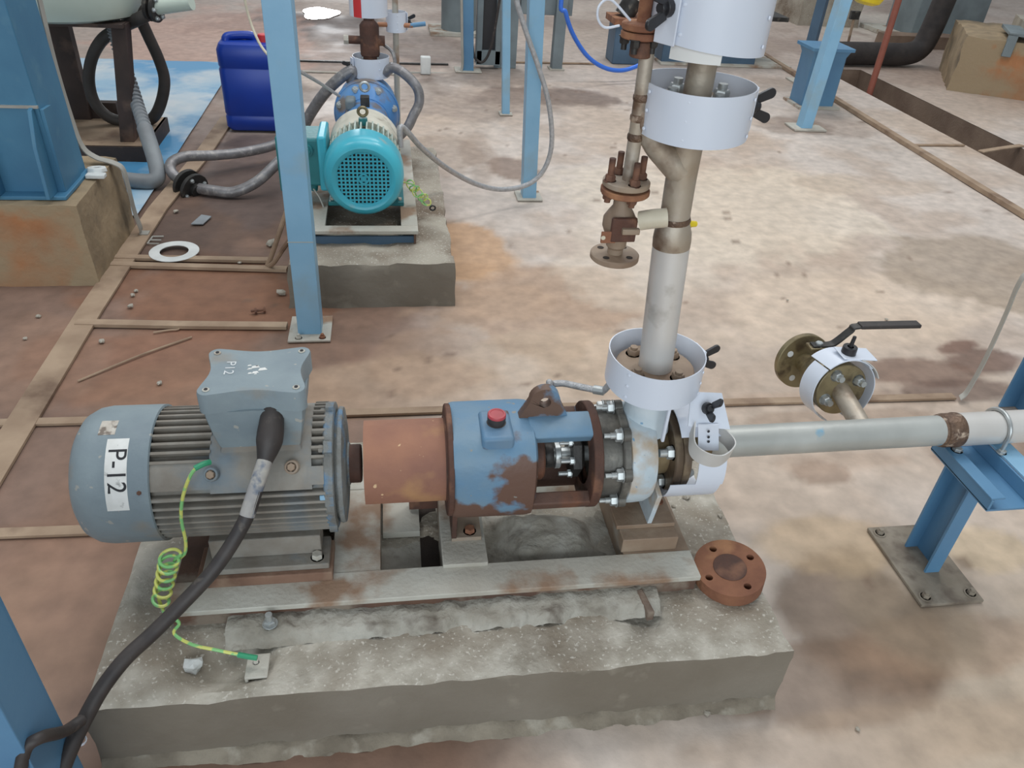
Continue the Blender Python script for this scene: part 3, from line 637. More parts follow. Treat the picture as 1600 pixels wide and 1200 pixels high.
# oil filler
oc = V((.222, 1.386, .0))
MB().bx(oc.x-.038, oc.x+.036, oc.y-.060, oc.y+.05, .55, .610).build('filler_boss', 'pump_top_paint', pu, .008)
MB().lathe((oc.x, oc.y, .605), (0, 0, 1), [(0, 0), (.0255, 0), (.0255, .004), (.020, .006), (.020, .014), (.0215, .015), (.0215, .024), (0, .024)], 28).build('filler_neck', 'black_rubber', pu)
cap = MB().lathe((oc.x, oc.y, .629), (0, 0, 1), [(0, 0), (.0215, 0), (.0215, .005), (.020, .007), (.016, .007), (.0155, .0058), (0, .0058)], 28).build('filler_cap', 'red_plastic', pu, label='round red oil filler cap')
# eye lug: an arched plate with a hole, standing along the pump axis
lug = MB(); pts = []
for i in range(13): a = math.pi*i/12; pts.append((.338+.036*math.cos(a), .647+.036*math.sin(a)))
out = [(.402, .590)]+pts+[(.272, .590)]
hole = [(.338+.014*math.cos(2*math.pi*i/len(out)-.6), .645+.014*math.sin(2*math.pi*i/len(out)-.6)) for i in range(len(out))]
n = len(out)
for y in (AY-.012, AY+.012): lug.v += [(x, y, z) for x, z in out]+[(x, y, z) for x, z in hole]
for i in range(n):
    j = (i+1) % n
    lug.f += [(i, j, n+j, n+i), (2*n+i, 3*n+i, 3*n+j, 2*n+j), (i, 2*n+i, 2*n+j, j), (n+i, n+j, 3*n+j, 3*n+i)]
lug.build('lifting_lug', 'pump_top_paint', pu, .003)
# lantern arms and flange (ref -Y, angle = -elevation)
def sector(r0, r1, a0, a1, x0, x1, n=14): return MB().shell(O, XA, r0, r1, -a1, -a0, x0, x1, n, (0, -1, 0))
sector(.094, .131, 58, 92, .300, .455).build('lantern_arm', 'pump_paint', pu, .006)
sector(.098, .131, 150, 205, .300, .455).build('lantern_arm', 'pump_paint', pu, .004)
sector(.098, .131, -62, -22, .300, .455).build('lantern_arm', 'pump_rust', pu, .004)
sector(.098, .131, -140, -100, .300, .455).build('lantern_arm', 'pump_rust', pu, .004)
xl([(.075, .447), (.130, .447), (.132, .449), (.132, .468), (.130, .470), (.075, .470)], 48).build('lantern_flange', 'rust_dark', pu)
# shaft, deflector, gland
xl([(0, .31), (.060, .31), (.060, .340), (.056, .345), (.03, .348), (0, .348)], 32).build('bearing_cover', 'pump_rust', pu)
xl([(0, .33), (.019, .33), (.019, .47), (0, .47)], 20).build('shaft', 'zinc', pu)
xl([(.019, .352), (.030, .352), (.032, .357), (.032, .366), (.03, .372), (.019, .372)], 24).build('deflector', 'dark_steel', pu)
xl([(.019, .376), (.034, .376), (.034, .388), (.031, .39), (.019, .39)], 24).build('seal_collar', 'zinc', pu)
xl([(.019, .415), (.058, .415), (.058, .436), (.045, .445), (.019, .445)], 6).build('gland_plate', 'dark_steel', pu)
for a in (20, 75, -40, 160, 215):
    r = rad(a); y, z = AY-math.cos(r)*.048, AZ+math.sin(r)*.048
    bolt(pu, (.415, y, z), (-1, 0, 0), .0095, .009, .022, 'zinc', .0055, 'gland_bolt')
xl([(0, .473), (.112, .473), (.112, .522), (0, .522)], 48).build('back_cover', 'gunmetal', pu)
xl([(.06, .520), (.124, .520), (.127, .523), (.127, .537), (.06, .537)], 48).build('casing_cover_rim', 'gunmetal', pu)
for i in range(8):
    a = 14+45*i; r = rad(a); d = V((0, -math.cos(r), math.sin(r))); q = Quaternion((1, 0, 0), rad(90-a))
    inst('flange_ear', 'ear', lambda: MB().cyl((-.008, 0, .122), (.010, 0, .122), .018, n=16), 'gunmetal', pu, (.528, AY, AZ), q=q)
    p = V((.520, AY, AZ))+d*.122
    MB().cyl(p-V((.045, 0, 0)), p, .006, n=8).build('stud', 'zinc', pu)
    bolt(pu, p-V((.004, 0, 0)), (-1, 0, 0), .0155, .014, .012, 'zinc', .008, 'cover_nut')
# casing
xl([(0, .538), (.120, .538), (.126, .541), (.127, .560), (.125, .590), (.118, .605), (.085, .616), (.066, .620), (.058, .634), (.056, .655), (0, .655)], 56).build('volute_casing', 'casing', pu)
xl([(.02, .612), (.062, .6155), (.066, .622), (.060, .636), (.058, .660), (.02, .660)], 40).build('suction_nozzle', 'nozzle', pu)
xl([(.03, .655), (.098, .655), (.101, .658), (.101, .673), (.099, .676), (.03, .676)], 48).build('suction_flange', 'oily_steel', pu)
for i in range(4):
    r = rad(45+90*i+ -10); p = V((.655, AY-math.cos(r)*.078, AZ+math.sin(r)*.078))
    bolt(pu, p, (-1, 0, 0), .0165, .016, .018, 'zinc', .0105, 'flange_bolt')
DX, DY = .594, 1.425
MB().lathe((DX, DY, .555), (0, 0, 1), [(0, 0), (.062, 0), (.054, .05), (.050, .09), (.052, .132), (0, .132)], 32).build('discharge_nozzle', 'casing', pu)
MB().disc((DX, DY, .687), (0, 0, 1), .092, .020, 40).build('discharge_flange', 'steel_brown', pu)
MB().prism([(-.004, .0), (.004, 0), (.004, .11), (-.004, .11)], (.612, AY-.090, .575), (1, 0, 0), (0, 0, 1), -.012).build('rib', 'white_plastic', pu, .003)
# casing foot: web with foot plate
MB().bx(.536, .690, 1.322, 1.52, .300, .313).build('foot_plate', 'steel_brown', pu, .002)
MB().prism([(1.325, .313), (1.51, .313), (1.49, .42), (1.35, .44), (1.300, .43)], (.616, 0, 0), (0, 1, 0), (0, 0, 1), .012).build('foot_web', 'casing', pu, .001)
MB().prism([(.545, .313), (.685, .313), (.640, .40), (.575, .40)], (0, 1.43, 0), (1, 0, 0), (0, 0, 1), -.010).build('foot_gusset', 'steel_brown', pu, .001)
MB().disc((.668, 1.40, .313), (0, 0, 1), .013, .004, 18, .001).build('foot_washer', 'rust', pu)
# bearing foot
MB().prism([(1.345, .278), (1.49, .278), (1.50, .40), (1.33, .40), (1.335, .36)], (.121, 0, 0), (0, 1, 0), (0, 0, 1), .012).build('support_plate', 'rust_dark', pu, .001)
MB().bx(.121, .196, 1.345, 1.495, .268, .280).build('support_foot', 'steel_brown', pu, .001)
bolt(pu, (.168, 1.367, .280), (0, 0, 1), .0135, .012, mat='rust', name='foot_bolt')
# ------------------------------------------------------------------ discharge pipe, spray guards
def fbolts(parent, c, ax, R, n, r, h, a0=45, sh=.0, mat='zinc'):
    u, v, w = basis(ax)
    for i in range(n):
        a = rad(a0+360*i/n); bolt(parent, V(c)+(u*math.cos(a)+v*math.sin(a))*R, ax, r, h, sh, mat, r*.6, 'flange_bolt')
dp = thing('discharge_pipe', 'vertical stainless pipe rising from the pump with reducer and side branch', 'pipe', (DX, DY, .707))
def px(z): return V((.594-.024*min(1, (z-.745)/.40), DY, z))
MB().disc((DX, DY, .7075), (0, 0, 1), .092, .022, 40).build('flange', 'steel_brown', dp)
fbolts(dp, (DX, DY, .7295), (0, 0, 1), .066, 4, .015, .014, 35, .006, 'steel_brown')
MB().tube([px(.728), px(.80), px(.95), px(1.036)], .0392, 32, 6).build('lower_pipe', 'steel', dp)
MB().tube([px(1.034), px(1.05), px(1.066), px(1.080), px(1.090)], .035, 32, 0, lambda t, i: (.0395, .0400, .0385, .034, .0315)[i]).build('reducer', 'pipe_stained', dp)
MB().tube([px(1.086), px(1.0925), px(1.100)], .0325, 32, 0, lambda t, i: (.0315, .0335, .0315)[i]).build('weld_bead', 'weld', dp)
MB().tube([px(1.098), px(1.18), px(1.29)], .0306, 32, 4).build('upper_pipe', 'pipe_stained', dp)
MB().tube([(.463, 1.422, 1.315), (.472, 1.422, 1.290), (.500, 1.422, 1.250), (.532, 1.422, 1.222), (.565, 1.422, 1.196)], .03, 20, 5, lambda t, i: .015+.014*t).build('branch_reducer', 'pipe_stained', dp)
MB().disc((.570, DY, 1.285), (0, 0, 1), .083, .022, 40).build('flange', 'steel_brown', dp)
MB().disc((.570, DY, 1.3095), (0, 0, 1), .083, .022, 40).build('flange', 'steel_brown', dp)
fbolts(dp, (.570, DY, 1.3315), (0, 0, 1), .060, 4, .0155, .016, 20, .010, 'zinc')
MB().tube([(.570, DY, 1.33), (.569, DY, 1.43)], .0268, 28, 0).build('upper_pipe', 'pipe_stained', dp)
MB().disc((.569, DY, 1.43), (0, 0, 1), .083, .022, 40).build('flange', 'steel_brown', dp)
MB().disc((.569, DY, 1.4545), (0, 0, 1), .083, .022, 40).build('flange', 'steel_brown', dp)
fbolts(dp, (.569, DY, 1.4765), (0, 0, 1), .060, 4, .0155, .016, 20, .012, 'dark_steel')
MB().tube([(.569, DY, 1.475), (.566, DY, 2.6)], .0268, 28, 0).build('upper_pipe', 'pipe_stained', dp)
MB().cyl((.600, 1.442, 1.075), (.632, 1.450, 1.072), .009, .006, 12).build('yellow_tag', 'yellow', dp, label='small yellow tag end behind the reducer')

def wing_nut(parent, p, ax, side, s=1.0, name='wing_nut'):
    w = V(ax).normalized(); sd = V(side).normalized(); p = V(p); m = MB()
    m.cyl(p, p+w*.012*s, .016*s, .014*s, 14); m.cyl(p+w*.01*s, p+w*.022*s, .009*s, n=10)
    th = w.cross(sd)
    for k in (-1, 1):
        d = (w*.8+sd*k*.32).normalized(); c = p+w*.010*s+sd*k*.010*s; P = []
        nrm = d.cross(th).normalized()
        for i in range(9): a = -math.pi/2+math.pi*i/8; P.append((.036*s+.010*s*math.cos(a), .010*s*math.sin(a)))
        m.prism([(0, -.008*s)]+P+[(0, .008*s)], c-th*0+nrm*0, d, nrm, .007*s)
    return m.build(name, 'black_plastic', parent, .001)
def guard(label, c, R, z0, z1, wing_a, riv, tilt=(0, 0), grp='white spray guards on the discharge pipe'):
    g = thing('spray_guard', label, 'guard', (c[0], c[1], z0), grp)
    h = z1-z0; a = 0.0
    b = MB(); n = 64; vs = []
    for i in range(n):
        t = 2*math.pi*i/n; wob = .0025*math.sin(3*t+1)
        for r, z in ((R+wob, z0), (R+wob, z1), (R+wob-.0022, z1), (R+wob-.0022, z0)):
            x, y = math.cos(t)*r, math.sin(t)*r; vs.append((c[0]+x, c[1]+y, z+x*tilt[0]+y*tilt[1]))
    fs = [(i*4+q, ((i+1) % n)*4+q, ((i+1) % n)*4+(q+1) % 4, i*4+(q+1) % 4) for i in range(n) for q in range(4)]
    b.add(vs, fs).build('band', 'white_plastic', g)
    for aa in riv:
        r = rad(aa); d = V((math.cos(r), math.sin(r), 0))
        for k in (.14, .5, .86):
            inst('rivet', 'rivet', lambda: MB().lathe((0, 0, 0), (0, 0, 1), [(0, -.001), (.0038, 0), (.003, .002), (0, .003)], 10), 'white_plastic', g, V((c[0]+d.x*R, c[1]+d.y*R, z0+h*k+d.x*R*tilt[0]+d.y*R*tilt[1])), d)
    r = rad(wing_a); d = V((math.cos(r), math.sin(r), 0)); p = V((c[0], c[1], z0+h*.5))+d*R
    s = V((-d.y, d.x, 0))
    MB().box(p+d*.006+s*0, (.004, .045, h*.9), Matrix.Rotation(r, 3, 'Z')).build('overlap_tab', 'white_plastic', g, .001)
    wing_nut(g, p+d*.009, d, (0, 0, 1))
    return g
guard('white plastic spray guard ring round the lowest flange on top of the pump', (DX, DY, 0), .112, .684, .766, 12, (-140, -100, -38, 25))
guard('white spray guard ring in the middle of the discharge pipe above the reducer', (.571, DY, 0), .107, 1.272, 1.364, 8, (-118, -38, -165))
g3 = guard('topmost white spray guard on the discharge pipe, cut by the upper edge', (.565, DY, 0), .108, 1.432, 1.56, 212, (-135, -45, 0), (-.10, 0))
MB().shell((.565, DY, 1.415), (0, 0, 1), .098, .100, 215, 268, 0, .03, 10, (1, 0, 0)).build('lower_flap', 'clear_film', g3)
MB().tube([ony(985, 32, 1.42), ony(955, 0, 1.42), ony(937, 8, 1.42), ony(934, 28, 1.42), ony(945, 43, 1.42), ony(968, 40, 1.42)], .0022, 8, 6).build('wire_loop', 'white_plastic', g3, label='thin white wire loop')

# ------------------------------------------------------------------ drain line with hanging valve
dl = thing('drain_line', 'thin stained pipe with rusty valve hanging left of the discharge pipe', 'pipe', (.462, 1.42, 1.0))
TXx = .461
MB().tube([(TXx, AY, 1.165), (TXx, AY, 1.30), (TXx-.002, AY, 1.42)], .0135, 20, 3).build('pipe', 'pipe_stained', dl)
for z in (1.262, 1.298, 1.335): MB().lathe((TXx, AY, z), (0, 0, 1), [(.0130, -.008), (.0152, -.004), (.0155, .004), (.0130, .008)], 20).build('weld_bead', 'weld', dl)
MB().disc((.441, AY, 1.436), (0, 0, 1), .034, .012, 32).build('top_flange', 'rust', dl)
MB().disc((.441, AY, 1.450), (0, 0, 1), .034, .012, 32).build('top_flange', 'rust', dl)
MB().disc((.447, AY, 1.405), (0, 0, 1), .020, .028, 20).build('coupling', 'rust_dark', dl)
fbolts(dl, (.441, AY, 1.436), (0, 0, -1), .026, 4, .009, .012, 30, .01, 'dark_steel')
MB().cyl((.447, AY+.01, 1.462), (.447, AY+.01, 2.5), .012, n=16).build('stub', 'rust', dl)
lx = .455
MB().disc((lx+.002, AY, 1.150), (0, 0, 1), .049, .012, 36).build('flange', 'rust', dl)
MB().disc((lx+.002, AY, 1.166), (0, 0, 1), .047, .012, 36).build('flange', 'steel_brown', dl)
for a in (100, 190, 285, 10):
    r = rad(a); x, y = lx+math.cos(r)*.034, AY+math.sin(r)*.034
    bolt(dl, (x, y, 1.178), (0, 0, 1), .0105, .012, .032, 'rust_dark', .0065, 'stud_bolt'); bolt(dl, (x, y, 1.150), (0, 0, -1), .0105, .010, .006, 'rust_dark', .0065, 'stud_bolt')
MB().lathe((lx, AY, 1.02), (0, 0, 1), [(.016, 0), (.016, .012), (.021, .018), (.021, .036), (.028, .046), (.034, .060), (.034, .078), (.026, .092), (.018, .104), (.018, .132)], 24).build('valve_body', 'steel_brown', dl)
MB().bx(lx-.026, lx+.026, AY-.040, AY-.028, 1.062, 1.112).build('valve_bonnet', 'rust_dark', dl, .003)
br = MB().prism([(0, 0), (.03, 0), (.03, .024), (0, .024)], (.410, AY-.034, 1.060), (1, 0, 0), (0, 0, 1), .005).build('stop_tab', 'rust', dl, .001)
MB().cyl((.414, AY-.0345, 1.072), (.414, AY-.040, 1.072), .0045, n=10).build('hole', 'cream_plastic', br)
MB().bx(lx-.006, lx+.030, AY-.050, AY-.038, 1.082, 1.094).build('stem_nut', 'steel_brown', dl, .002)
MB().disc((lx, AY, 1.008), (0, 0, 1), .051, .013, 40, hole=.012).build('lower_flange', 'steel_brown', dl)
for a in (45, 135, 225, 315):
    r = rad(a); MB().disc((lx+math.cos(r)*.035, AY+math.sin(r)*.035, 1.0212), (0, 0, 1), .007, .0005, 14, .0001).build('bolt_hole', 'dark_pit', dl)
MB().tube([ony(1000, 345, 1.385), ony(1020, 342, 1.375), ony(1042, 340, 1.37)], .019, 16, 3).build('handle_cap', 'cream_plastic', dl, label='cream plastic cap of the valve handle')

# ------------------------------------------------------------------ suction pipe and guard
sp = thing('suction_pipe', 'horizontal stainless suction pipe with brown weld running to the right edge', 'pipe', (.68, AY, .50))
zs = lambda x: .492+.012*(x-.7)
MB().lathe((.6765, AY, .478), XA, [(.03, 0), (.099, 0), (.101, .002), (.101, .018), (.099, .020), (.03, .020)], 48).build('flange', 'oily_steel', sp)
MB().tube([(.690, AY, .487), (.735, AY, zs(.735)), (.775, AY, zs(.775))], .040, 32, 3, lambda t, i: .046-.006*t).build('weld_neck', 'brass_steel', sp)
MB().tube([(.77, AY, zs(.77)), (1.10, AY, zs(1.1)), (1.415, AY, zs(1.415))], .0405, 36, 4).build('pipe', 'steel_blued', sp)
MB().lathe((1.412, AY, zs(1.43)), XA, [(.0405, 0), (.0435, .004), (.0425, .010), (.0455, .014), (.0455, .040), (.0475, .045), (.0465, .054), (.0450, .058)], 36).build('weld_bead', 'weld', sp)
MB().tube([(1.465, AY, zs(1.465)), (1.8, AY, zs(1.8)), (4.2, AY, zs(4.2))], .0445, 36, 4).build('pipe', 'steel', sp)
fbolts(sp, (.6965, AY, .478), XA, .078, 4, .0135, .013, 10, .004, 'zinc')

sg = thing('suction_guard', 'opened white guard with black wing nut and loose strap on the suction flange', 'guard', (.70, AY, .37))
c0 = (0, AY, .480)
MB().shell(c0, XA, .1185, .1205, 8, 128, .642, .770, 22, (0, -1, 0)).build('lower_band', 'white_plastic', sg)
MB().shell(c0, XA, .1185, .1205, -24, 10, .705, .775, 8, (0, -1, 0)).build('side_band', 'white_plastic', sg)
MB().shell(c0, XA, .116, .118, -140, -52, .665, .765, 20, (0, -1, 0)).build('upper_band', 'white_plastic', sg)
fa = onz(1078, 612, .612); A = [ony(1080, 612, 1.38), ony(1128, 614, 1.38), ony(1141, 671, 1.335), ony(1075, 666, 1.335)]
u = (A[1]-A[0]); vdir = (A[3]-A[0]); nrm = u.cross(vdir).normalized()
m = MB(); m.add([p for p in A]+[p+nrm*.0025 for p in A], [(0, 1, 2, 3), (7, 6, 5, 4), (0, 4, 5, 1), (1, 5, 6, 2), (2, 6, 7, 3), (3, 7, 4, 0)]).build('flap', 'white_plastic', sg)
sg_n = nrm if nrm.y < 0 else -nrm
wing_nut(sg, ony(1105, 638, 1.350), sg_n, (.35, 0, 1), .95)
MB().strip([ony(1082, 668, 1.335), ony(1082, 700, 1.315), ony(1100, 716, 1.29), ony(1125, 720, 1.285), ony(1143, 706, 1.30), ony(1141, 692, 1.325), ony(1120, 672, 1.36)], (0, -.012, .045), .003, 6).build('loose_strap', 'grey_strap', sg, label='translucent grey loose end of the strap')
st = MB(); P4 = [ony(1091, 664, 1.332), ony(1123, 664, 1.332), ony(1123, 704, 1.322), ony(1091, 704, 1.322)]
st.add(P4+[p+V((0, .003, .001)) for p in P4], [(0, 1, 2, 3), (7, 6, 5, 4), (0, 4, 5, 1), (1, 5, 6, 2), (2, 6, 7, 3), (3, 7, 4, 0)])
so = st.build('strap_end', 'white_plastic', sg)
for y in (674, 683, 690):
    p = ony(1107, y, 1.3225); MB().disc(p, (0, -1, .2), .0034, .001, 12, .0003).build('strap_hole', 'ink', so)

# ------------------------------------------------------------------ branch with lever valve behind the suction pipe
lv = thing('lever_valve', 'flanged drain valve with long black lever behind the suction pipe', 'valve', (1.20, 1.65, .50))
VA = V((-.012, .19, -.032)).normalized(); V0 = V((1.208, 1.60, .525))
def va(t): return V0+VA*t
MB().cyl((1.205, 1.44, .505), va(-.012), .026, n=20).build('stub_pipe', 'pipe_stained', lv)
MB().disc(va(-.024), VA, .075, .018, 40).build('flange', 'brass_steel', lv)
MB().disc(va(-.003), VA, .075, .018, 40).build('flange', 'brass_steel', lv)
fbolts(lv, va(-.024), -VA, .052, 4, .0145, .016, 30, .012, 'zinc')
MB().lathe(va(.012), VA, [(.028, 0), (.028, .02), (.040, .03), (.047, .055), (.047, .085), (.040, .11), (.028, .125), (.028, .17), (.0, .17)], 28).build('valve_body', 'brass_steel', lv)
MB().lathe(va(.168), VA, [(.02, 0), (.083, 0), (.085, .002), (.085, .018), (.083, .020), (.02, .020)], 48).build('end_flange', 'brass_steel', lv)
u_, v_, w_ = basis(VA)
for a in (30, 120, 210, 300):
    d = u_*math.cos(rad(a))+v_*math.sin(rad(a)); MB().disc(va(.1675)+d*.058, -VA, .0095, .0012, 16, .0003).build('bolt_hole', 'clear_film', lv)
MB().cyl(va(.112)+V((0, 0, .03)), va(.112)+V((0, 0, .078)), .016, n=16).build('stem', 'brass_steel', lv)
h0 = va(.112)+V((-.012, 0, .080))
MB().bx(h0.x-.03, h0.x+.022, h0.y-.018, h0.y+.018, h0.z-.003, h0.z+.004).build('stop_plate', 'brass_steel', lv, .002)
bolt(lv, h0+V((0, 0, .006)), (0, 0, 1), .011, .009, mat='zinc', name='stem_nut')
MB().strip([h0+V((-.022, 0, .006)), h0+V((.03, 0, .006)), h0+V((.050, 0, .016)), h0+V((.082, 0, .052)), h0+V((.105, 0, .066)), h0+V((.285, 0, .066))], (0, .026, 0), .006, 4).build('lever', 'dark_steel', lv, .0015)
MB().strip([h0+V((.104, 0, .0675)), h0+V((.20, 0, .0675)), h0+V((.288, 0, .0675))], (0, .030, 0), .0115, 3).build('lever_grip', 'black_rubber', lv, .003)
vg = thing('valve_guard', 'white guard wrapped round the lever valve flanges behind the suction pipe', 'guard', (1.21, 1.59, .43))
ref = V((0, 0, 1))-VA*VA.z; ref.normalize()
MB().shell(va(0), VA, .092, .0945, 42, 160, -.035, .075, 22, ref).build('side_band', 'white_plastic', vg)
MB().shell(va(0), VA, .092, .0945, 200, 318, -.035, .030, 22, ref).build('side_band', 'white_plastic', vg)
MB().shell(va(0), VA, .094, .0970, -40, 46, -.040, .052, 16, ref).build('top_band', 'white_plastic', vg)
MB().shell(va(0), VA, .0975, .1005, 18, 68, -.045, .012, 10, ref).build('strap', 'grey_strap', vg)
pt = va(-.005)+ref*.098; sd = ref.cross(VA)
MB().box(pt+V((.03, -.0, .002)), (.10, .062, .003), Matrix.Rotation(.08, 3, 'Y')).build('top_flap', 'white_plastic', vg, .001)
MB().cyl(pt+V((.008, 0, .003)), pt+V((.008, 0, .026)), .020, .019, 20).cyl(pt+V((.008, 0, .026)), pt+V((.010, 0, .058)), .006, .005, 10).build('wing_nut', 'black_plastic', vg, .001)

# ------------------------------------------------------------------ braided seal hose
bh = MB().tube([(.372, 1.475, .60), (.365, 1.50, .635), ony(862, 600, 1.52), ony(880, 599, 1.52), ony(905, 604, 1.515), ony(930, 609, 1.50), ony(942, 611, 1.49), (.52, 1.47, .66), (.56, 1.455, .665)], .0085, 10, 8)
hs = thing('seal_hose', 'short braided steel hose behind the pump lifting lug', 'hose', (.4, 1.5, .6)); bh.build('braided_sleeve', 'hose_braid', hs)
MB().cyl(ony(928, 608.5, 1.502), ony(944, 611, 1.488), .0115, n=12).build('ferrule', 'zinc', hs)
MB().cyl((.372, 1.475, .58), (.372, 1.475, .605), .012, n=12).build('ferrule', 'zinc', hs)

# ------------------------------------------------------------------ pipe support at right
ps = thing('pipe_support', 'blue channel pipe support bolted to the floor at the right', 'support', (1.55, 1.39, 0))
MB().bx(1.452, 1.648, 1.238, 1.542, 0, .011).build('base_plate', 'dirty_plate', ps, .002)
ch = MB(); ch.bx(1.530, 1.576, 1.350, 1.357, .011, .405).bx(1.530, 1.576, 1.453, 1.460, .011, .405).bx(1.569, 1.576, 1.357, 1.453, .011, .405)
ch.build('channel_post', 'blue_paint_deep', ps)
for x, y in ((1.478, 1.515), (1.478, 1.265), (1.622, 1.265), (1.622, 1.515)):
    MB().disc((x, y, .011), (0, 0, 1), .019, .003, 20, .0005).build('washer', 'dirty_plate', ps); bolt(ps, (x, y, .014), (0, 0, 1), .012, .010, .006, 'dirty_plate', .007, 'anchor_nut')
sx0, sx1 = 1.452, 1.582
tr = MB(); tr.bx(sx0, sx1, 1.21, 1.452, .405, .412).bx(sx1-.007, sx1, 1.21, 1.452, .412, .452).bx(sx0, sx0+.007, 1.21, 1.452, .412, .444).build('bracket_channel', 'blue_paint_deep', ps, .0015)
MB().bx(sx1-.002, sx1+.055, 1.20, 1.50, .4525, .4595).build('bracket_angle', 'blue_paint', ps, .0015)
MB().bx(sx0-.004, sx0+.035, 1.21, 1.452, .4445, .4505).build('bracket_lip', 'blue_paint_deep', ps, .0015)
ub = []
ux = 1.585
for i in range(19): a = rad(-12+204*i/18); ub.append((ux+.0*i, AY-math.cos(a)*.0505, zs(ux)+math.sin(a)*.0505))
MB().tube([(ux, ub[0][1]-.002, .435)]+ub+[(ux, ub[-1][1]+.002, .435)], .0055, 10, 2).build('u_bolt', 'zinc', ps)
for y in (AY-.052, AY+.052): bolt(ps, (ux, y, .4595), (0, 0, 1), .0105, .008, mat='zinc', name='u_bolt_nut')
bolt(ps, (1.475, 1.395, .4505), (0, 0, 1), .013, .009, mat='zinc', name='bracket_bolt')

bp_ = thing('blue_post', 'blue steel post at the right edge behind the suction pipe', 'post', (2.43, 2.08, 0))
b = MB(); b.bx(2.355, 2.50, 2.005, 2.013, .0, 3.2).bx(2.355, 2.50, 2.14, 2.148, .0, 3.2).bx(2.424, 2.432, 2.013, 2.14, .0, 3.2); b.build('beam', 'blue_paint_deep', bp_)

# ------------------------------------------------------------------ loose blind flange on the plinth
bf = thing('blind_flange', 'rusty loose blind flange with four holes on the plinth corner', 'flange', (.815, 1.235, .2))
bmr = MB(); fz = Matrix.Rotation(rad(-5), 3, 'Y') @ Matrix.Rotation(rad(3), 3, 'X'); fax = fz @ V((0, 0, 1)); fo = V((.820, 1.228, .204))
hr, hp = .0095, .066
# disc with real holes: boolean-free, built from a polar grid with four hole rims
def holed_disc(o, ax, R, h, nh, hp, hr, a0):
    bm = bmesh.new(); u, v, w = basis(ax); o = V(o)
    outer = [bm.verts.new(o+(u*math.cos(2*math.pi*i/48)+v*math.sin(2*math.pi*i/48))*R) for i in range(48)]
    es = [bm.edges.new((outer[i], outer[(i+1) % 48])) for i in range(48)]
    for k in range(nh):
        a = rad(a0+360*k/nh); c = o+(u*math.cos(a)+v*math.sin(a))*hp
        vs = [bm.verts.new(c+(u*math.cos(2*math.pi*i/14)+v*math.sin(2*math.pi*i/14))*hr) for i in range(14)]
        es += [bm.edges.new((vs[i], vs[(i+1) % 14])) for i in range(14)]
    bmesh.ops.triangle_fill(bm, edges=es, use_beauty=True, use_dissolve=False)
    r = bmesh.ops.extrude_face_region(bm, geom=bm.faces[:])
    bmesh.ops.translate(bm, vec=w*h, verts=[g for g in r['geom'] if isinstance(g, bmesh.types.BMVert)])
    m = MB(); bm.verts.index_update(); m.add([v_.co.copy() for v_ in bm.verts], [tuple(x.index for x in f.verts) for f in bm.faces]); bm.free(); return m
holed_disc(fo, fax, .089, .039, 4, hp, hr, 20).build('disc', 'rust', bf)
MB().disc(fo+fax*.039, fax, .042, .0015, 32, .0008).build('raised_face', 'rust_dark', bf)

# ------------------------------------------------------------------ floor strips
GS = 'flat steel strips on the floor'
def fstrip(label, pts, w, h=.008, mat='strip_tan', sag=0):
    s = MB(); P = [V(p) for p in pts]
    for p in P: p.z = h/2+.0015
    k = len(P); vs = []; fs = []
    for i in range(k):
        T = (P[min(i+1, k-1)]-P[max(i-1, 0)]).normalized(); n_ = V((-T.y, T.x, 0))*w/2
        vs += [P[i]-n_-V((0, 0, h/2)), P[i]+n_-V((0, 0, h/2)), P[i]+n_+V((0, 0, h/2)), P[i]-n_+V((0, 0, h/2))]
    for i in range(k-1):
        for q in range(4): p = (q+1) % 4; fs.append((i*4+q, i*4+p, i*4+4+p, i*4+4+q))
    fs += [(0, 3, 2, 1), tuple((k-1)*4+i for i in range(4))]
    o = s.add(vs, fs).build('floor_strip', mat, None, .001, org=tuple(P[0])); tag(o, label, 'strip', GS); return o
fstrip('wide tan floor bar running lengthwise along the left side', [(-1.262, 1.2, 0), (-1.262, 2.1, 0), (-1.262, 3.0, 0), (-1.238, 4.1, 0), (-1.165, 5.0, 0), (-1.135, 5.75, 0)], .098, .012)
fstrip('long thin floor strip passing behind both motor and suction pipe', [(-1.34, 2.250, .013), (-.6, 2.240, 0), (.2, 2.238, 0), (1.2, 2.225, 0), (2.20, 2.212, 0)], .036, .010)
fstrip('short floor strip ending under the fan cover at the left edge', [(-1.5, 1.735, 0), (-1.0, 1.722, 0), (-.72, 1.715, 0)], .036, .010)
fstrip('floor strip ending at the base of the tall blue post', [(-1.285, 2.905, 0), (-.85, 2.873, 0), (-.45, 2.852, 0)], .042, .0155)
fstrip('paired floor strip nearer the white gasket ring', [(-1.315, 3.51, 0), (-.95, 3.490, 0), (-.58, 3.468, 0)], .038, .0155)
fstrip('paired floor strip in front of the white gasket ring', [(-1.31, 3.435, 0), (-.95, 3.408, 0), (-.50, 3.372, 0)], .038, .0155)
fstrip('raised curb strip crossing the right side of the floor', [(4.05, 8.6, 0), (4.02, 7.7, 0), (3.97, 6.6, 0), (3.93, 5.5, 0), (3.895, 4.0, 0), (3.85, 2.5, 0)], .055, .03)
fstrip('short thin strip between curb and drain channel', [(3.95, 5.415, 0), (4.2, 5.425, 0), (4.43, 5.435, 0)], .03, .01)
fstrip('thin dark pipe line across the floor at the back', [(-1.1, 7.52, 0), (-.2, 7.53, 0), (.55, 7.56, 0)], .03, .012, 'dark_steel')
fstrip('second thin line across the floor behind the rear pump', [(-.8, 7.14, 0), (-.2, 7.13, 0), (.05, 7.14, 0)], .025, .010, 'dusty_steel')
fstrip('thin line on the floor behind the grey machine', [(.9, 7.72, 0), (2.0, 7.78, 0)], .03, .012, 'strip_tan')
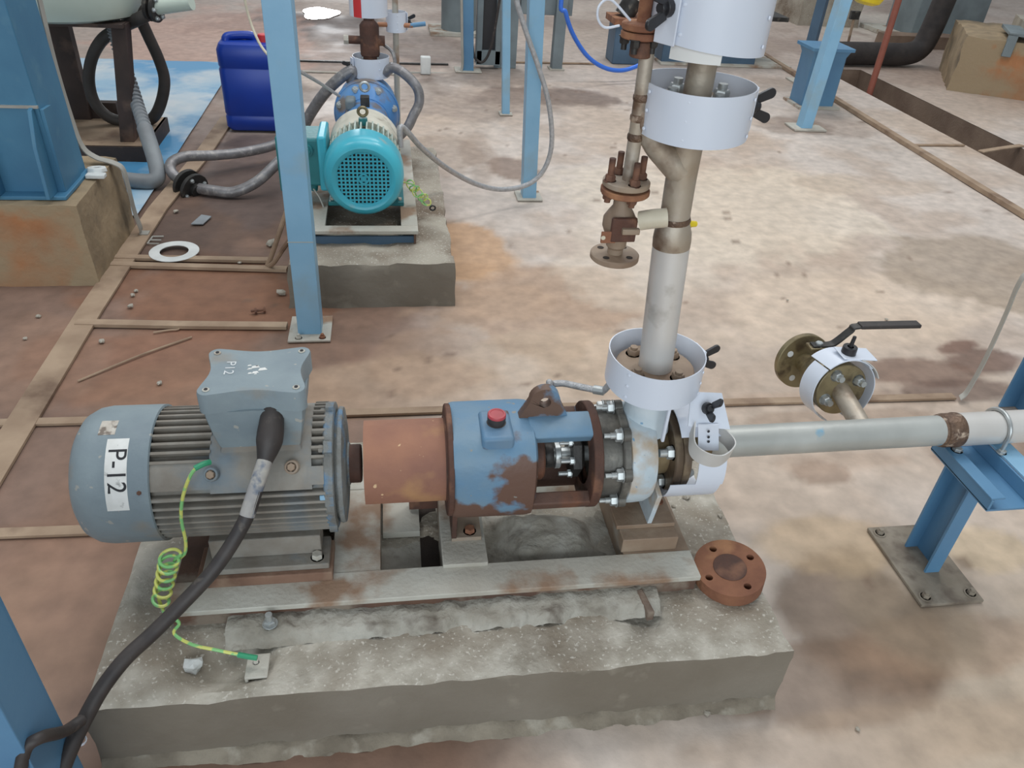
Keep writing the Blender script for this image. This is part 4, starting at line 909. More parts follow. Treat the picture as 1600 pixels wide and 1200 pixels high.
cs = MB().strip([(4.47, 5.28, .008), (4.7, 5.36, .010), (4.95, 5.45, .008)], (-.02, .045, 0), .010, 3).build('cross_bar', 'strip_tan', None, .001, org=(4.7, 5.36, 0)); tag(cs, 'narrow tan bar laid across the drain channel', 'bar')
es_ = MB().strip([ony(1500, 622, 2.185), ony(1512, 610, 2.195), ony(1540, 560, 2.22), ony(1572, 490, 2.24), ony(1590, 447, 2.245), ony(1606, 428, 2.245), (2.36, 2.20, .55), (2.40, 2.16, .56)], (.012, .030, 0), .004, 6).build('earthing_strip', 'strip_grey', None, org=(2.25, 2.2, 0))
tag(es_, 'pale grey flat earthing strip rising from the floor at the right edge', 'strip')
# floor litter
gk = MB().disc((-1.040, 3.552, .017), (0, 0, 1), .113, .003, 48, .0008, .065).build('gasket_ring', 'ring_white', None, org=(-1.04, 3.552, .012)); tag(gk, 'flat white gasket ring lying on the brown floor strips', 'gasket')
o = onz(400, 490); q = MB(); q.cyl(o+V((-.02, 0, .012)), o+V((.03, .01, .012)), .006, n=8); q.lathe(o+V((.03, .01, .012)), (1, .2, 0), [(0, 0), (.012, 0), (.012, .01), (0, .01)], 6); q.lathe(o+V((-.005, .0, .012)), (1, .2, 0), [(0, 0), (.013, 0), (.013, .01), (0, .01)], 6)
tag(q.build('loose_bolt', 'rust_dark', None, org=tuple(o)), 'dark rusty bolt lying on the floor left of the blue post', 'bolt')
a, b = onz(122, 597), onz(300, 528)
tag(MB().tube([a+V((0, 0, .004)), a.lerp(b, .5)+V((.01, .02, .006)), b+V((0, 0, .004))], .004, 6, 6).build('thin_rod', 'strip_tan', None, org=tuple(a)), 'long thin stick on the floor behind the terminal box', 'stick')
a = onz(245, 378); mb = MB(); mb.tube([a+V((-.03, .05, .006)), a+V((-.035, -.03, .006)), a+V((.02, -.035, .006))], .004, 6, 0); mb.tube([a+V((-.033, .01, .006)), a+V((.02, .008, .006))], .004, 6, 0); mb.tube([a+V((-.03, .05, .006)), a+V((.022, .052, .006))], .004, 6, 0)
tag(mb.build('bent_wire', 'strip_grey', None, org=tuple(a)), 'small bent pale wire clip beside the wide floor bar', 'wire')
a, b = onz(240, 521), onz(278, 516)
tag(MB().tube([a+V((0, 0, .004)), a.lerp(b, .6)+V((0, .004, .004)), b+V((0, 0, .004)), b+V((.004, .016, .004)), b+V((-.012, .016, .004))], .0035, 6, 4).build('wire_hook', 'strip_tan', None, org=tuple(a)), 'thin hooked wire on the floor below the middle strip', 'wire')
o = onz(318, 345, 0); tag(MB().prism([(0, 0), (.06, .0), (.085, .10), (.03, .12)], o+V((-.05, -.06, .004)), (1, 0, 0), (0, 1, 0), .006).build('metal_scrap', 'pvc_grey', None, .001, org=tuple(o)), 'grey flat metal scrap on the wet brown floor', 'scrap')
CRUMB = ['by the wide floor bar foot of the rear plinth', 'left of the white-labelled fan cover', 'behind the fan cover', 'on the plinth edge beside the suction guard', 'on the plinth edge near the loose flange', 'on the plinth beside the pump foot', 'right of the lever valve guard', 'above the lever of the valve', 'left of the lever valve', 'at the left foot of the rear plinth', 'in front of the middle floor strip', 'just left of the wide bar junction', 'under the white gasket ring', 'near the left edge below the tan plinth', 'in the far left brown floor', 'in front of the tan plinth corner', 'right of the loose blind flange', 'below the front plinth face', 'below the front plinth face at right', 'near the metal scrap', 'between the paired strips', 'right of the rear plinth corner']
SPL = [(425, 383, 14), (160, 535, 6), (250, 600, 5), (1072, 778, 5), (1125, 807, 4), (1052, 792, 3), (1365, 562, 5), (1385, 500, 4), (1230, 470, 4), (440, 460, 10), (205, 480, 7), (208, 462, 5), (213, 455, 5), (60, 495, 5), (40, 530, 4), (150, 430, 4), (1165, 940, 4), (1105, 1115, 4), (1340, 1140, 3), (275, 332, 7), (375, 412, 5), (700, 425, 4)]
for i, (x, y, s) in enumerate(SPL):
    o = onz(x, y); r = s*.0022; bm = bmesh.new(); bmesh.ops.create_icosphere(bm, subdivisions=1, radius=r)
    for v in bm.verts: v.co *= random.uniform(.7, 1.3); v.co.z *= .6
    me = bpy.data.meshes.new('pebble'); bm.to_mesh(me); bm.free(); me.materials.append(MT['concrete'])
    p = bpy.data.objects.new('pebble', me); COL.objects.link(p); p.location = (o.x, o.y, r*.45 + 0)
    if 1045 < x < 1130 and 770 < y < 900: q_ = onz(x, y, .2); p.location = (q_.x, q_.y, .2+r*.4)
    tag(p, 'small pale crumb of concrete '+CRUMB[i], 'pebble', 'crumbs scattered on the floor')
# white crumpled lump and crumbs on the plinth
o = onz(301, 1036, .185); bm = bmesh.new(); bmesh.ops.create_icosphere(bm, subdivisions=2, radius=.018)
for v in bm.verts: v.co *= random.uniform(.75, 1.25); v.co.x *= 1.2
me = bpy.data.meshes.new('white_lump'); bm.to_mesh(me); bm.free(); me.materials.append(MT['ring_white']); p = bpy.data.objects.new('white_lump', me); COL.objects.link(p); p.location = (o.x, o.y, .178); tag(p, 'small crumpled white lump on the plinth below the earth wire', 'lump')
# ================================================================== tall blue post by the front set
def tilt(z, base, lean): return V((base[0]+lean[0]*z, base[1]+lean[1]*z, z))
def post(label, c, w, d, h, lean=(0, 0), mat='blue_paint', plate=None, style='box', grp=None, z0=.0):
    p = thing('steel_post', label, 'post', (c[0], c[1], 0), grp); m = MB(); t = .006
    def bar(x0, x1, y0, y1):
        vs = []
        for z in (z0+.008, h):
            b = tilt(z, c, lean); vs += [(b.x+x, b.y+y, z) for y in (y0, y1) for x in (x0, x1)]
        m.add(vs, [(0, 2, 3, 1), (4, 5, 7, 6), (0, 1, 5, 4), (2, 6, 7, 3), (0, 4, 6, 2), (1, 3, 7, 5)])
    if style == 'box': bar(-w/2, w/2, -d/2, d/2)
    elif style == 'H':
        bar(-w/2, w/2, -d/2, -d/2+t); bar(-w/2, w/2, d/2-t, d/2); bar(-t/2, t/2, -d/2+t, d/2-t)
    else:
        bar(-w/2, w/2, -d/2, -d/2+t); bar(-w/2, -w/2+t, -d/2+t, d/2)
    m.build('column', mat, p, .002)
    if plate: MB().bx(c[0]+plate[0], c[0]+plate[1], c[1]+plate[2], c[1]+plate[3], .001, .010).build('base_plate', 'dusty_steel', p, .002)
    return p
mp = post('tall light blue square post standing just left of the teal motor', (-.352, 2.83), .094, .10, 3.2, (.003, 0), plate=(-.085, .085, -.10, .10))
bolt(mp, (-.395, 2.752, .010), (0, 0, 1), .012, .010, .008, 'dusty_steel', .007, 'anchor_nut'); bolt(mp, (-.300, 2.752, .010), (0, 0, 1), .012, .010, .008, 'rust', .007, 'anchor_nut')
MB().lathe(ony(463, 108, 2.86), (1, -.2, 0), [(.012, -.006), (.022, -.006), (.022, .006), (.012, .006)], 20, True).build('clamp_ring', 'dark_steel', mp)
MB().bx(-.400, -.304, 2.779, 2.7805, .418, .421).build('weld_line', 'dusty_steel', mp)
lp_ = MB(); lp_.bx(-.80, -.632, .790, .797, .0, 1.05).bx(-.80, -.632, .893, .900, .0, 1.05).bx(-.722, -.714, .797, .893, 0, 1.05).bx(-.639, -.632, .797, .893, 0, 1.05)
fp = thing('steel_post', 'blue post in the bottom left corner with a black cable tied to it', 'post', (-.72, .845, 0)); lp_.build('column', 'blue_paint_deep', fp, .002)
MB().bx(-.86, -.60, .74, .95, .001, .010).build('base_plate', 'dusty_steel', fp)

# ================================================================== rear pump set
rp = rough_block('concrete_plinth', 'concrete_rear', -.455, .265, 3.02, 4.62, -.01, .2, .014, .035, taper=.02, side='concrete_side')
tag(rp, 'crumbling grey concrete plinth under the teal rear motor', 'plinth')
rf = thing('base_frame', 'grey steel base frame under the teal rear motor', 'base frame', (-.12, 3.7, .19))
MB().bx(-.385, .11, 3.215, 3.275, .255, .272).build('front_bar', 'dusty_steel', rf, .002)
MB().bx(-.385, -.30, 3.275, 4.5, .255, .272).build('side_bar', 'dusty_steel', rf, .002)
MB().bx(.035, .11, 3.275, 4.5, .255, .272).build('side_bar', 'dusty_steel', rf, .002)
MB().bx(-.37, -.36, 3.225, 4.5, .185, .255).build('side_web', 'rust_frame', rf)
MB().bx(.09, .10, 3.225, 4.5, .185, .255).build('side_web', 'rust_frame', rf)
MB().bx(-.36, .09, 3.24, 3.25, .185, .235).build('front_web', 'slate_blue', rf)
MB().bx(-.30, .035, 3.62, 3.72, .255, .272).build('cross_bar', 'dusty_steel', rf)
RX, RZ = -.122, .472; RO = (RX, 0, RZ); YA = (0, 1, 0)
rm = thing('electric_motor', 'teal electric motor with square-holed fan cover on the rear plinth', 'motor', (RX, 3.6, .272))
rc = MB().lathe((RX, 3.30, RZ), YA, [(.116, .012), (.124, .004), (.138, .0), (.152, .006), (.166, .022), (.174, .045), (.176, .07), (.176, .155), (.170, .155), (.168, .05), (.116, .020)], 64, True).build('fan_cover', 'teal', rm)
MB().disc((RX, 3.327, RZ), YA, .120, .004, 40).build('dark_backing', 'dark_pit', rm)
g = MB(); st_ = .0175
for i in range(-7, 8):
    o_ = (i-.5)*st_
    if abs(o_) < .116:
        L = math.sqrt(.117**2-o_**2)
        g.box((RX+o_, 3.316, RZ), (.0072, .004, 2*L)); g.box((RX, 3.316, RZ+o_), (2*L, .0038, .0072))
g.lathe((RX, 3.311, RZ), YA, [(.0, 0), (.008, 0), (.008, .004), (0, .004)], 16).lathe((RX, 3.312, RZ), YA, [(.018, 0), (.0235, 0), (.0235, .006), (.018, .006)], 28, True)
g.build('air_grille', 'teal', rc)
# sticker on the rim
MB().shell(RO, YA, .1762, .1768, 62, 104, 3.385, 3.412, 12, (1, 0, 0)).build('sticker', 'cream_plastic', rc)
MB().lathe((RX, 0, RZ), YA, [(0, 3.44), (.138, 3.44), (.138, 3.78), (0, 3.78)], 40).build('stator_body', 'fin_cream', rm)
rfin = lambda: MB().bx(-.0035, .0035, -.085, .085, .13, .168)
for a in range(-60, 241, 9):
    if 160 < a < 200: continue
    inst('fin', 'rfin', rfin, 'fin_cream', rm, (RX, 3.53, RZ), q=Quaternion((0, 1, 0), rad(90-a)))
MB().lathe((RX, 0, RZ), YA, [(0, 3.60), (.164, 3.60), (.168, 3.61), (.168, 3.80), (.150, 3.86), (.10, 3.885), (0, 3.885)], 44).build('end_shield', 'hood_cream', rm)
MB().cyl((RX, 3.60, RZ+.150), (RX, 3.60, RZ+.180), .020, n=14).build('eye_boss', 'teal_green', rm)
MB().lathe((RX, 3.60, RZ+.208), (0, 1, .15), [(.020+.007*math.cos(2*math.pi*i/10), .007*math.sin(2*math.pi*i/10)) for i in range(10)], 24, True).build('lifting_eye', 'brass_steel', rm)
MB().bx(RX-.175, RX-.10, 3.50, 3.72, .272, .292).bx(RX+.10, RX+.175, 3.50, 3.72, .272, .292).bx(RX-.15, RX-.12, 3.50, 3.72, .29, .36).bx(RX+.12, RX+.15, 3.50, 3.72, .29, .36).build('foot', 'teal_green', rm, .003)
for x in (RX-.155, RX+.155): bolt(rm, (x, 3.53, .292), (0, 0, 1), .012, .010, mat='dusty_steel', name='foot_bolt')
MB().bx(-.47, -.300, 3.50, 3.70, .365, .585).build('terminal_box', 'teal_green', rm, .012)
MB().bx(-.325, -.285, 3.48, 3.72, .35, .60).build('box_neck', 'teal', rm, .010)
MB().bx(-.505, -.470, 3.485, 3.715, .345, .595).build('terminal_box_lid', 'teal_green', rm, .008)
MB().cyl((-.372, 3.50, .535), (-.372, 3.482, .535), .026, n=20).cyl((-.372, 3.482, .535), (-.372, 3.470, .535), .017, n=6).build('gland_plug', 'teal_green', rm)
MB().cyl((-.36, 3.56, .365), (-.36, 3.56, .325), .020, .015, 14).build('cable_gland', 'teal_green', rm)
MB().tube([ony(490, 295, 3.52), ony(500, 310, 3.50), ony(508, 330, 3.48)], .004, 6, 4).build('thin_lead', 'strip_grey', rm)
# pump end
rpu = thing('centrifugal_pump', 'bright blue pump behind the teal motor on the rear plinth', 'pump', (RX, 4.3, .272))
def yl(prof, mat, name, n=40): return MB().lathe(RO, YA, prof, n).build(name, mat, rpu)
yl([(0, 3.87), (.06, 3.87), (.06, 3.95), (0, 3.95)], 'dark_steel', 'coupling_hub')
yl([(0, 3.93), (.10, 3.93), (.118, 3.95), (.118, 4.16), (.105, 4.20), (0, 4.20)], 'pump_blue', 'bearing_housing')
yl([(0, 4.15), (.12, 4.15), (.155, 4.21), (.168, 4.26), (.168, 4.285), (0, 4.285)], 'pump_blue', 'lantern_flange')
yl([(0, 4.285), (.172, 4.285), (.175, 4.29), (.175, 4.33), (.16, 4.37), (.158, 4.50), (.12, 4.55), (0, 4.55)], 'pump_blue', 'volute_casing')
for a in range(20, 380, 45):
    r = rad(a); p = (RX+math.cos(r)*.152, 4.215, RZ+math.sin(r)*.152)
    bolt(rpu, p, (0, -1, 0), .016, .016, .012, 'zinc', .009, 'casing_bolt')
MB().bx(RX-.022, RX+.022, 4.00, 4.05, RZ+.10, RZ+.165).build('filler_block', 'dark_steel', rpu, .004)
MB().lathe((RX+.0, 4.06, RZ+.20), (0, 1, .1), [(.022+.007*math.cos(2*math.pi*i/10), .007*math.sin(2*math.pi*i/10)) for i in range(10)], 24, True).build('lifting_eye', 'zinc', rpu)
MB().bx(RX-.10, RX-.05, 4.05, 4.15, RZ+.08, RZ+.135).build('grease_cap', 'grey_paint', rpu, .012)
MB().bx(RX-.13, RX+.13, 4.00, 4.12, .272, .30).bx(RX-.10, RX+.10, 4.03, 4.09, .30, .38).build('foot', 'pump_blue', rpu, .004)
MB().cyl((RX+.025, 4.45, RZ+.12), (RX+.025, 4.45, .645), .06, n=24).build('discharge_nozzle', 'pump_blue', rpu)
sd_ = MB().tube([(-.235, 4.0, .40), (-.30, 3.98, .40), (-.33, 3.95, .42), (-.33, 3.95, .47)], .012, 10, 4).build('side_valve', 'rust_dark', rpu)
nx_ = -.095
MB().disc((nx_, 4.45, .645), (0, 0, 1), .080, .03, 32).build('discharge_flange', 'dusty_steel', rpu)
rg = guard('white spray guard ring low on the rear pump discharge below the rusty fitting', (nx_, 4.45, 0), .098, .632, .735, 200, (-60,), grp='spray guards on the rear pump')
cf = thing('cross_fitting', 'brown rusty cross fitting above the rear blue pump', 'pipe fitting', (nx_, 4.45, .68))
MB().lathe((nx_, 4.45, .676), (0, 0, 1), [(0, 0), (.065, 0), (.065, .02), (.046, .025), (.046, .06), (.051, .065), (.051, .21), (.040, .225), (.028, .235), (.028, .285), (0, .285)], 28).build('body', 'rust_dark', cf)
MB().cyl((nx_, 4.45, .812), (nx_-.115, 4.45, .812), .021, n=16).build('arm', 'rust_dark', cf); MB().cyl((nx_-.110, 4.45, .812), (nx_-.135, 4.45, .812), .024, n=6).build('end_nut', 'dusty_steel', cf)
MB().cyl((nx_, 4.45, .812), (nx_+.080, 4.45, .812), .026, n=16).build('arm', 'rust_dark', cf)
for a in (45, 135, 225, 315):
    r = rad(a); bolt(cf, (nx_+math.cos(r)*.058, 4.45+math.sin(r)*.058, .697), (0, 0, 1), .010, .01, .03, 'zinc', .006, 'flange_bolt')
rg2 = thing('spray_guard', 'white spray guard with red stripe at the top above the rusty cross fitting', 'guard', (nx_, 4.45, .94), 'spray guards on the rear pump')
MB().lathe((nx_, 4.45, .935), (0, 0, 1), [(.097, 0), (.0985, 0), (.0985, .14), (.097, .14)], 40, True).build('band', 'white_plastic', rg2)
MB().shell((nx_, 4.45, .935), (0, 0, 1), .0987, .0995, 222, 250, .0, .14, 6, (1, 0, 0)).build('red_stripe', 'red_mark', rg2)
rg3 = guard('small white guard right of the red striped guard above the rear pump', (.045, 4.62, 0), .055, .83, .93, 20, (-80,), grp='spray guards on the rear pump')
MB().cyl((.045, 4.62, .19), (.045, 4.62, 1.0), .016, n=12).build('guarded_pipe', 'dusty_steel', rg3)
op = thing('small_pipe', 'thin orange pipe with blue end beside the rusty cross fitting', 'pipe', (.1, 4.62, .83))
MB().cyl(ony(590, 38, 4.6), ony(645, 40, 4.6), .012, n=10).build('orange_run', 'orange_pipe', op); MB().cyl(ony(640, 40, 4.6), ony(665, 37, 4.6), .012, n=10).build('blue_end', 'blue_paint_deep', op)
# hoses
def hose(name, label, P, r, mat, cat='hose', n=12, zmin=None, grp=None):
    P = [V(p) for p in P]
    for p in P: p.z = max(p.z, zmin if zmin is not None else r+.002)
    return tag(MB().tube(P, r, n, 7).build(name, mat, None, org=tuple(P[0])), label, cat, grp)
hose('flexible_hose', 'thick grey hose running from the rear blue pump down behind the blue post', [(-.20, 4.42, .60), ony(550, 110, 4.40), ony(515, 137, 4.42), ony(485, 178, 4.5), ony(462, 225, 4.5), ony(432, 256, 4.38), ony(400, 285, 4.30), ony(365, 303, 4.28), ony(335, 304, 4.30), ony(312, 297, 4.33)], .030, 'hose_grey')
hose('flexible_hose', 'grey hose looping left from the blue post to the flanged joint', [ony(470, 205, 4.9), ony(430, 226, 4.85), ony(380, 238, 4.75), ony(330, 243, 4.65), ony(288, 245, 4.55), ony(267, 256, 4.48), ony(270, 272, 4.42), ony(288, 285, 4.40)], .030, 'hose_grey')
hf = thing('hose_joint', 'dark flanged hose joint lying on the wet floor', 'flange', (-1.1, 4.36, .09))
j0, j1 = ony(290, 287, 4.39), ony(308, 298, 4.33); jd = (j1-j0).normalized()
MB().disc(j0, jd, .088, .022, 32).build('flange', 'dark_steel', hf); MB().disc(j0+jd*.06, jd, .088, .022, 32).build('flange', 'dark_steel', hf)
MB().cyl(j0-jd*.03, j0+jd*.11, .04, n=20).build('neck', 'dark_steel', hf)
fbolts(hf, j0+jd*.082, jd, .064, 4, .011, .010, 20, .004, 'zinc')
hose('flexible_hose', 'brown grey hose curving down on the right side of the rear pump', [(-.02, 4.40, .66), ony(615, 106, 4.38), ony(635, 118, 4.34), ony(652, 138, 4.30), ony(655, 160, 4.28), ony(646, 180, 4.25), ony(636, 200, 4.22), (.02, 4.2, .36)], .026, 'hose_grey')
hose('impulse_hose', 'thin grey tube from the rusty fitting down to the rear pump', [ony(600, 70, 4.5), ony(612, 80, 4.48), ony(617, 95, 4.46), ony(616, 112, 4.42)], .010, 'hose_grey', 'hose', 8)
hose('braided_hose', 'long white braided hose hanging in a loop right of the teal motor', [(.045, 3.60, .52), ony(627, 198, 3.62), ony(660, 232, 3.7), ony(700, 264, 3.85), ony(745, 288, 4.0), ony(785, 296, 4.1), ony(825, 288, 4.18), ony(850, 265, 4.2), ony(862, 225, 4.2), ony(858, 165, 4.2), ony(843, 110, 4.2), ony(822, 50, 4.2), ony(805, -5, 4.2), ony(790, -60, 4.2), (.62, 4.25, 2.2), (.63, 4.28, 2.6)], .0135, 'hose_braid')
tag(MB().tube([ony(466, 110, 2.9), ony(500, 130, 3.4), ony(530, 150, 3.9)], .007, 8, 3).build('thin_rod', 'hose_braid', None, org=tuple(ony(466, 110, 2.9))), 'thin grey rod from the blue post clamp towards the rear pump', 'rod')
tag(MB().tube([ony(378, -20, 4.0), ony(390, 30, 4.0), ony(408, 72, 3.95), ony(432, 98, 3.9), ony(450, 108, 3.85)], .006, 8, 5).build('thin_cable', 'cream_plastic', None, org=tuple(ony(390, 30, 4.0))), 'thin pale cable hanging in front of the blue jerrican', 'cable')
# green wires at rear plinth
hw = thing('earth_wire', 'tangled green yellow earth wire on the rear plinth', 'wire', (.13, 3.5, .2))
P = []
for i in range(40): t = i/39; c = ony(640+30*t, 288+30*t, 3.5); P.append(c+V((math.cos(i*1.1)*.02, math.sin(i*.7)*.02, math.sin(i*1.1)*.018)))
MB().tube([ony(628, 284, 3.5)]+P, .0032, 6, 4).build('wire', 'earth_wire', hw)
MB().lathe(ony(676, 325, 3.35), (0, 1, .2), [(.012+.004*math.cos(i*.9), .004*math.sin(i*.9)) for i in range(7)], 16, True).build('lug', 'dark_steel', hw)
ws = MB().tube([ony(448, 330, 3.32), ony(436, 365, 3.34), ony(424, 400, 3.38), ony(418, 415, 3.40), ony(428, 410, 3.36), ony(445, 385, 3.3), ony(462, 365, 3.28)], .011, 8, 5)
tag(ws.build('bent_cable', 'strip_tan', None, org=tuple(ony(418, 415, 3.4))), 'brown stiff cable bent to the floor behind the tall blue post', 'cable')

# ================================================================== blue jerrican
jc = thing('jerrican', 'blue plastic jerrican standing on the wet floor left of the tall post', 'jerrican', (-.90, 5.56, 0))
def rrect(w, d, r, n=5):
    P = []
    for cx, cy, a0 in ((w/2-r, d/2-r, 0), (-w/2+r, d/2-r, 90), (-w/2+r, -d/2+r, 180), (w/2-r, -d/2+r, 270)):
        for i in range(n+1): a = rad(a0+90*i/n); P.append((cx+r*math.cos(a), cy+r*math.sin(a)))
    return P
def loft2(cx, cy, levels):
    m = MB(); n = len(levels[0][0]); vs = [(cx+a, cy+b, z) for P, z in levels for a, b in P]
    fs = [(i*n+j, i*n+(j+1) % n, (i+1)*n+(j+1) % n, (i+1)*n+j) for i in range(len(levels)-1) for j in range(n)]+[tuple(range(n))[::-1], tuple((len(levels)-1)*n+j for j in range(n))]
    return m.add(vs, fs)
jw, jd_ = .40, .26
lv_ = [(rrect(jw-.03, jd_-.03, .05), .012), (rrect(jw, jd_, .05), .035), (rrect(jw, jd_, .05), .10), (rrect(jw-.008, jd_-.008, .05), .108), (rrect(jw-.008, jd_-.008, .05), .116), (rrect(jw, jd_, .05), .124), (rrect(jw, jd_, .05), .40), (rrect(jw-.008, jd_-.008, .05), .408), (rrect(jw-.008, jd_-.008, .05), .418), (rrect(jw, jd_, .05), .426), (rrect(jw, jd_, .05), .52), (rrect(jw-.03, jd_-.03, .05), .555), (rrect(jw-.08, jd_-.08, .04), .565)]
loft2(-.895, 5.57, lv_).build('body', 'jerrican', jc)
MB().tube([(-1.04, 5.54, .545), (-1.035, 5.55, .578), (-1.0, 5.57, .588), (-.88, 5.59, .588), (-.86, 5.60, .550)], .026, 10, 5).build('handle', 'jerrican', jc)
MB().lathe((-.80, 5.54, .560), (0, 0, 1), [(0, 0), (.034, 0), (.034, .045), (.030, .05), (0, .05)], 20).build('cap', 'red_mark', jc, label='red screw cap')

# ================================================================== big blue column on its orange plinth, left
tp = rough_block('column_plinth', 'tan_concrete', -2.6, -1.295, 3.25, 3.87, -.01, .372, .010, .05, taper=.01)
for p_ in tp.data.polygons: p_.material_index = 1 if p_.normal.y < -.6 else 0
tp.data.materials.append(MT['orange_left']); tag(tp, 'tan concrete plinth with faded orange paint under the big blue column', 'plinth')
tc_ = thing('blue_column', 'massive blue steel column with gusset plates at the left edge', 'column', (-1.56, 3.5, .37))
lean = .03
def slab(x0, x1, y0, y1, z0, z1, l=-.03):
    m = MB(); vs = []
    for z in (z0, z1):
        dx = l*(z-.37); vs += [(x+dx, y, z) for y in (y0, y1) for x in (x0, x1)]
    return m.add(vs, [(0, 2, 3, 1), (4, 5, 7, 6), (0, 1, 5, 4), (2, 6, 7, 3), (0, 4, 6, 2), (1, 3, 7, 5)])
slab(-1.78, -1.372, 3.356, 3.640, .385, 2.4).build('box_section', 'tower_blue', tc_, .004)
MB().bx(-1.86, -1.352, 3.30, 3.643, .372, .388).build('base_plate', 'tower_blue', tc_, .003)
MB().prism([(3.356, .74), (3.325, .735), (3.275, .60), (3.262, .388), (3.356, .388)], (-1.415, 0, 0), (0, 1, 0), (0, 0, 1), .016).build('gusset', 'tower_blue', tc_, .002)
MB().prism([(3.356, .74), (3.325, .735), (3.275, .60), (3.262, .388), (3.356, .388)], (-1.62, 0, 0), (0, 1, 0), (0, 0, 1), .016).build('gusset', 'tower_blue', tc_, .002)
MB().prism([(3.357, .73), (3.44, .725), (3.52, .58), (3.555, .388), (3.357, .388)], (-1.382, 0, 0), (0, 1, 0), (0, 0, 1), .014).build('doubler_plate', 'tower_blue', tc_, .002)
MB().bx(-1.78, -1.382, 3.345, 3.357, .735, .745).build('weld_seam', 'strip_grey', tc_)
p = onz(152, 268, .385); hn = MB().lathe(p, (0, .15, 1), [(.016, 0), (.045, 0), (.040, .02), (.016, .02)], 8, True); hn.bx(p.x-.03, p.x+.05, p.y-.075, p.y-.035, p.z-.008, p.z+.010); hn.build('anchor_washer', 'ring_white', tc_, .004, label='pale mortar-splashed washer plate')
p = onz(102, 285, .39); MB().lathe(p, (.1, -1, .5), [(.010, 0), (.020, 0), (.020, .014), (.010, .014)], 14, True).build('anchor_nut', 'ring_white', tc_)
es2 = MB().strip([ony(50, -60, 3.75), ony(62, 0, 3.75), ony(86, 100, 3.75), ony(110, 180, 3.75), ony(128, 228, 3.75), ony(150, 246, 3.75), ony(176, 254, 3.755), ony(192, 264, 3.755), ony(200, 290, 3.755), ony(210, 330, 3.755), ony(220, 357, 3.755), (-1.245, 3.77, .018), (-1.205, 3.77, .016)], (0, .045, 0), .005, 5)
tag(es2.build('earthing_strip', 'strip_grey', None, org=(-1.28, 3.63, .37)), 'grey flat earthing strip bending over the plinth of the big column', 'strip')

# ================================================================== tank, hoses and stand behind the column
bt = MB(); 
def wet_floor_fn(X, Y): return .006+.008*fbm(X*5, Y*5, 3)
wet_floor = rough_sheet('wet_blue_floor', 'blue_paint_deep', -3.6, -1.33, 4.0, 7.35, wet_floor_fn, .06)
tm = pmat('wet_blue_floor', (150, 188, 214), (208, 216, 220), 2.2, (88, 158, 206), .54, 1.6, .06, rough=.22, bump=.05, bscale=8); wet_floor.data.materials[0] = tm  # whitish patches paint the sky's reflection on wet blue floor paint
tag(wet_floor, 'thin sheet as wet light blue painted floor behind the column, sky reflection in its colour', 'sheet')
tk = thing('plastic_tank', 'pale translucent round tank hanging in at the top left', 'tank', (-1.80, 5.15, .76))
MB().lathe((-1.80, 5.15, .765), (0, 0, 1), [(0, 0), (.34, 0), (.40, .02), (.425, .07), (.43, .15), (.43, .9), (0, .9)], 56).build('vessel', 'tank', tk)
sdk = thing('tank_stand', 'dark brown steel stand below the pale tank', 'stand', (-1.72, 5.2, 0))
MB().bx(-2.02, -1.46, 4.82, 5.42, .085, .10).build('deck', 'strip_tan', sdk); MB().bx(-2.02, -1.455, 4.81, 4.83, 0, .10).build('front_channel', 'dark_brown_steel', sdk); MB().bx(-1.475, -1.455, 4.83, 5.42, 0, .10).build('side_channel', 'dark_brown_steel', sdk)
slab(-1.575, -1.495, 4.90, 5.0, .10, .76, .14).build('leg', 'dark_brown_steel', sdk, .002); slab(-2.03, -1.94, 4.9, 5.0, .10, .76, .0).build('leg', 'dark_brown_steel', sdk, .002)
MB().bx(-2.20, -1.90, 5.33, 5.40, .10, .66).build('rear_panel', 'dark_brown_steel', sdk); MB().bx(-2.15, -1.74, 5.36, 5.42, .10, .20).build('rear_foot', 'dark_brown_steel', sdk)
MB().bx(-2.15, -1.45, 4.86, 4.95, .745, .765).bx(-2.15, -1.45, 5.30, 5.40, .745, .765).build('cradle', 'dark_brown_steel', sdk)
oc = [ony(188, 35, 4.98), ony(220, 26, 5.02)]
cl_pts = [ony(240, -25, 5.08), ony(212, -8, 5.08), ony(216, 20, 5.08), ony(231, 55, 5.14), ony(249, 95, 5.2), ony(257, 128, 5.23), ony(250, 165, 5.24), ony(235, 187, 5.24), ony(205, 192, 5.24), ony(172, 184, 5.24), ony(148, 160, 5.24), ony(139, 125, 5.24), ony(144, 90, 5.22), ony(160, 62, 5.2), ony(185, 45, 5.17), ony(212, 32, 5.0), ony(232, 22, 4.98)]
hose('black_hose', 'thick black hose hanging in a big loop below the pale tank', cl_pts, .034, 'hose_black', zmin=.12)
dv = thing('tank_valve', 'dark metal valve beside the pale tank at the upper edge', 'valve', (-1.28, 5.0, .8))
a = ony(232, 10, 5.0); MB().disc(a, (1, -.3, -.1), .075, .022, 28).disc(a+V((.035, -.01, -.004)), (1, -.3, -.1), .075, .022, 28).build('flange', 'dark_steel', dv); MB().cyl(a+V((.05, -.015, 0)), a+V((.25, -.06, .04)), .04, n=18).build('outlet', 'tank', dv)
fbolts(dv, a+V((.057, -.016, -.006)), (1, -.3, -.1), .056, 6, .011, .010, 0, .006, 'zinc')
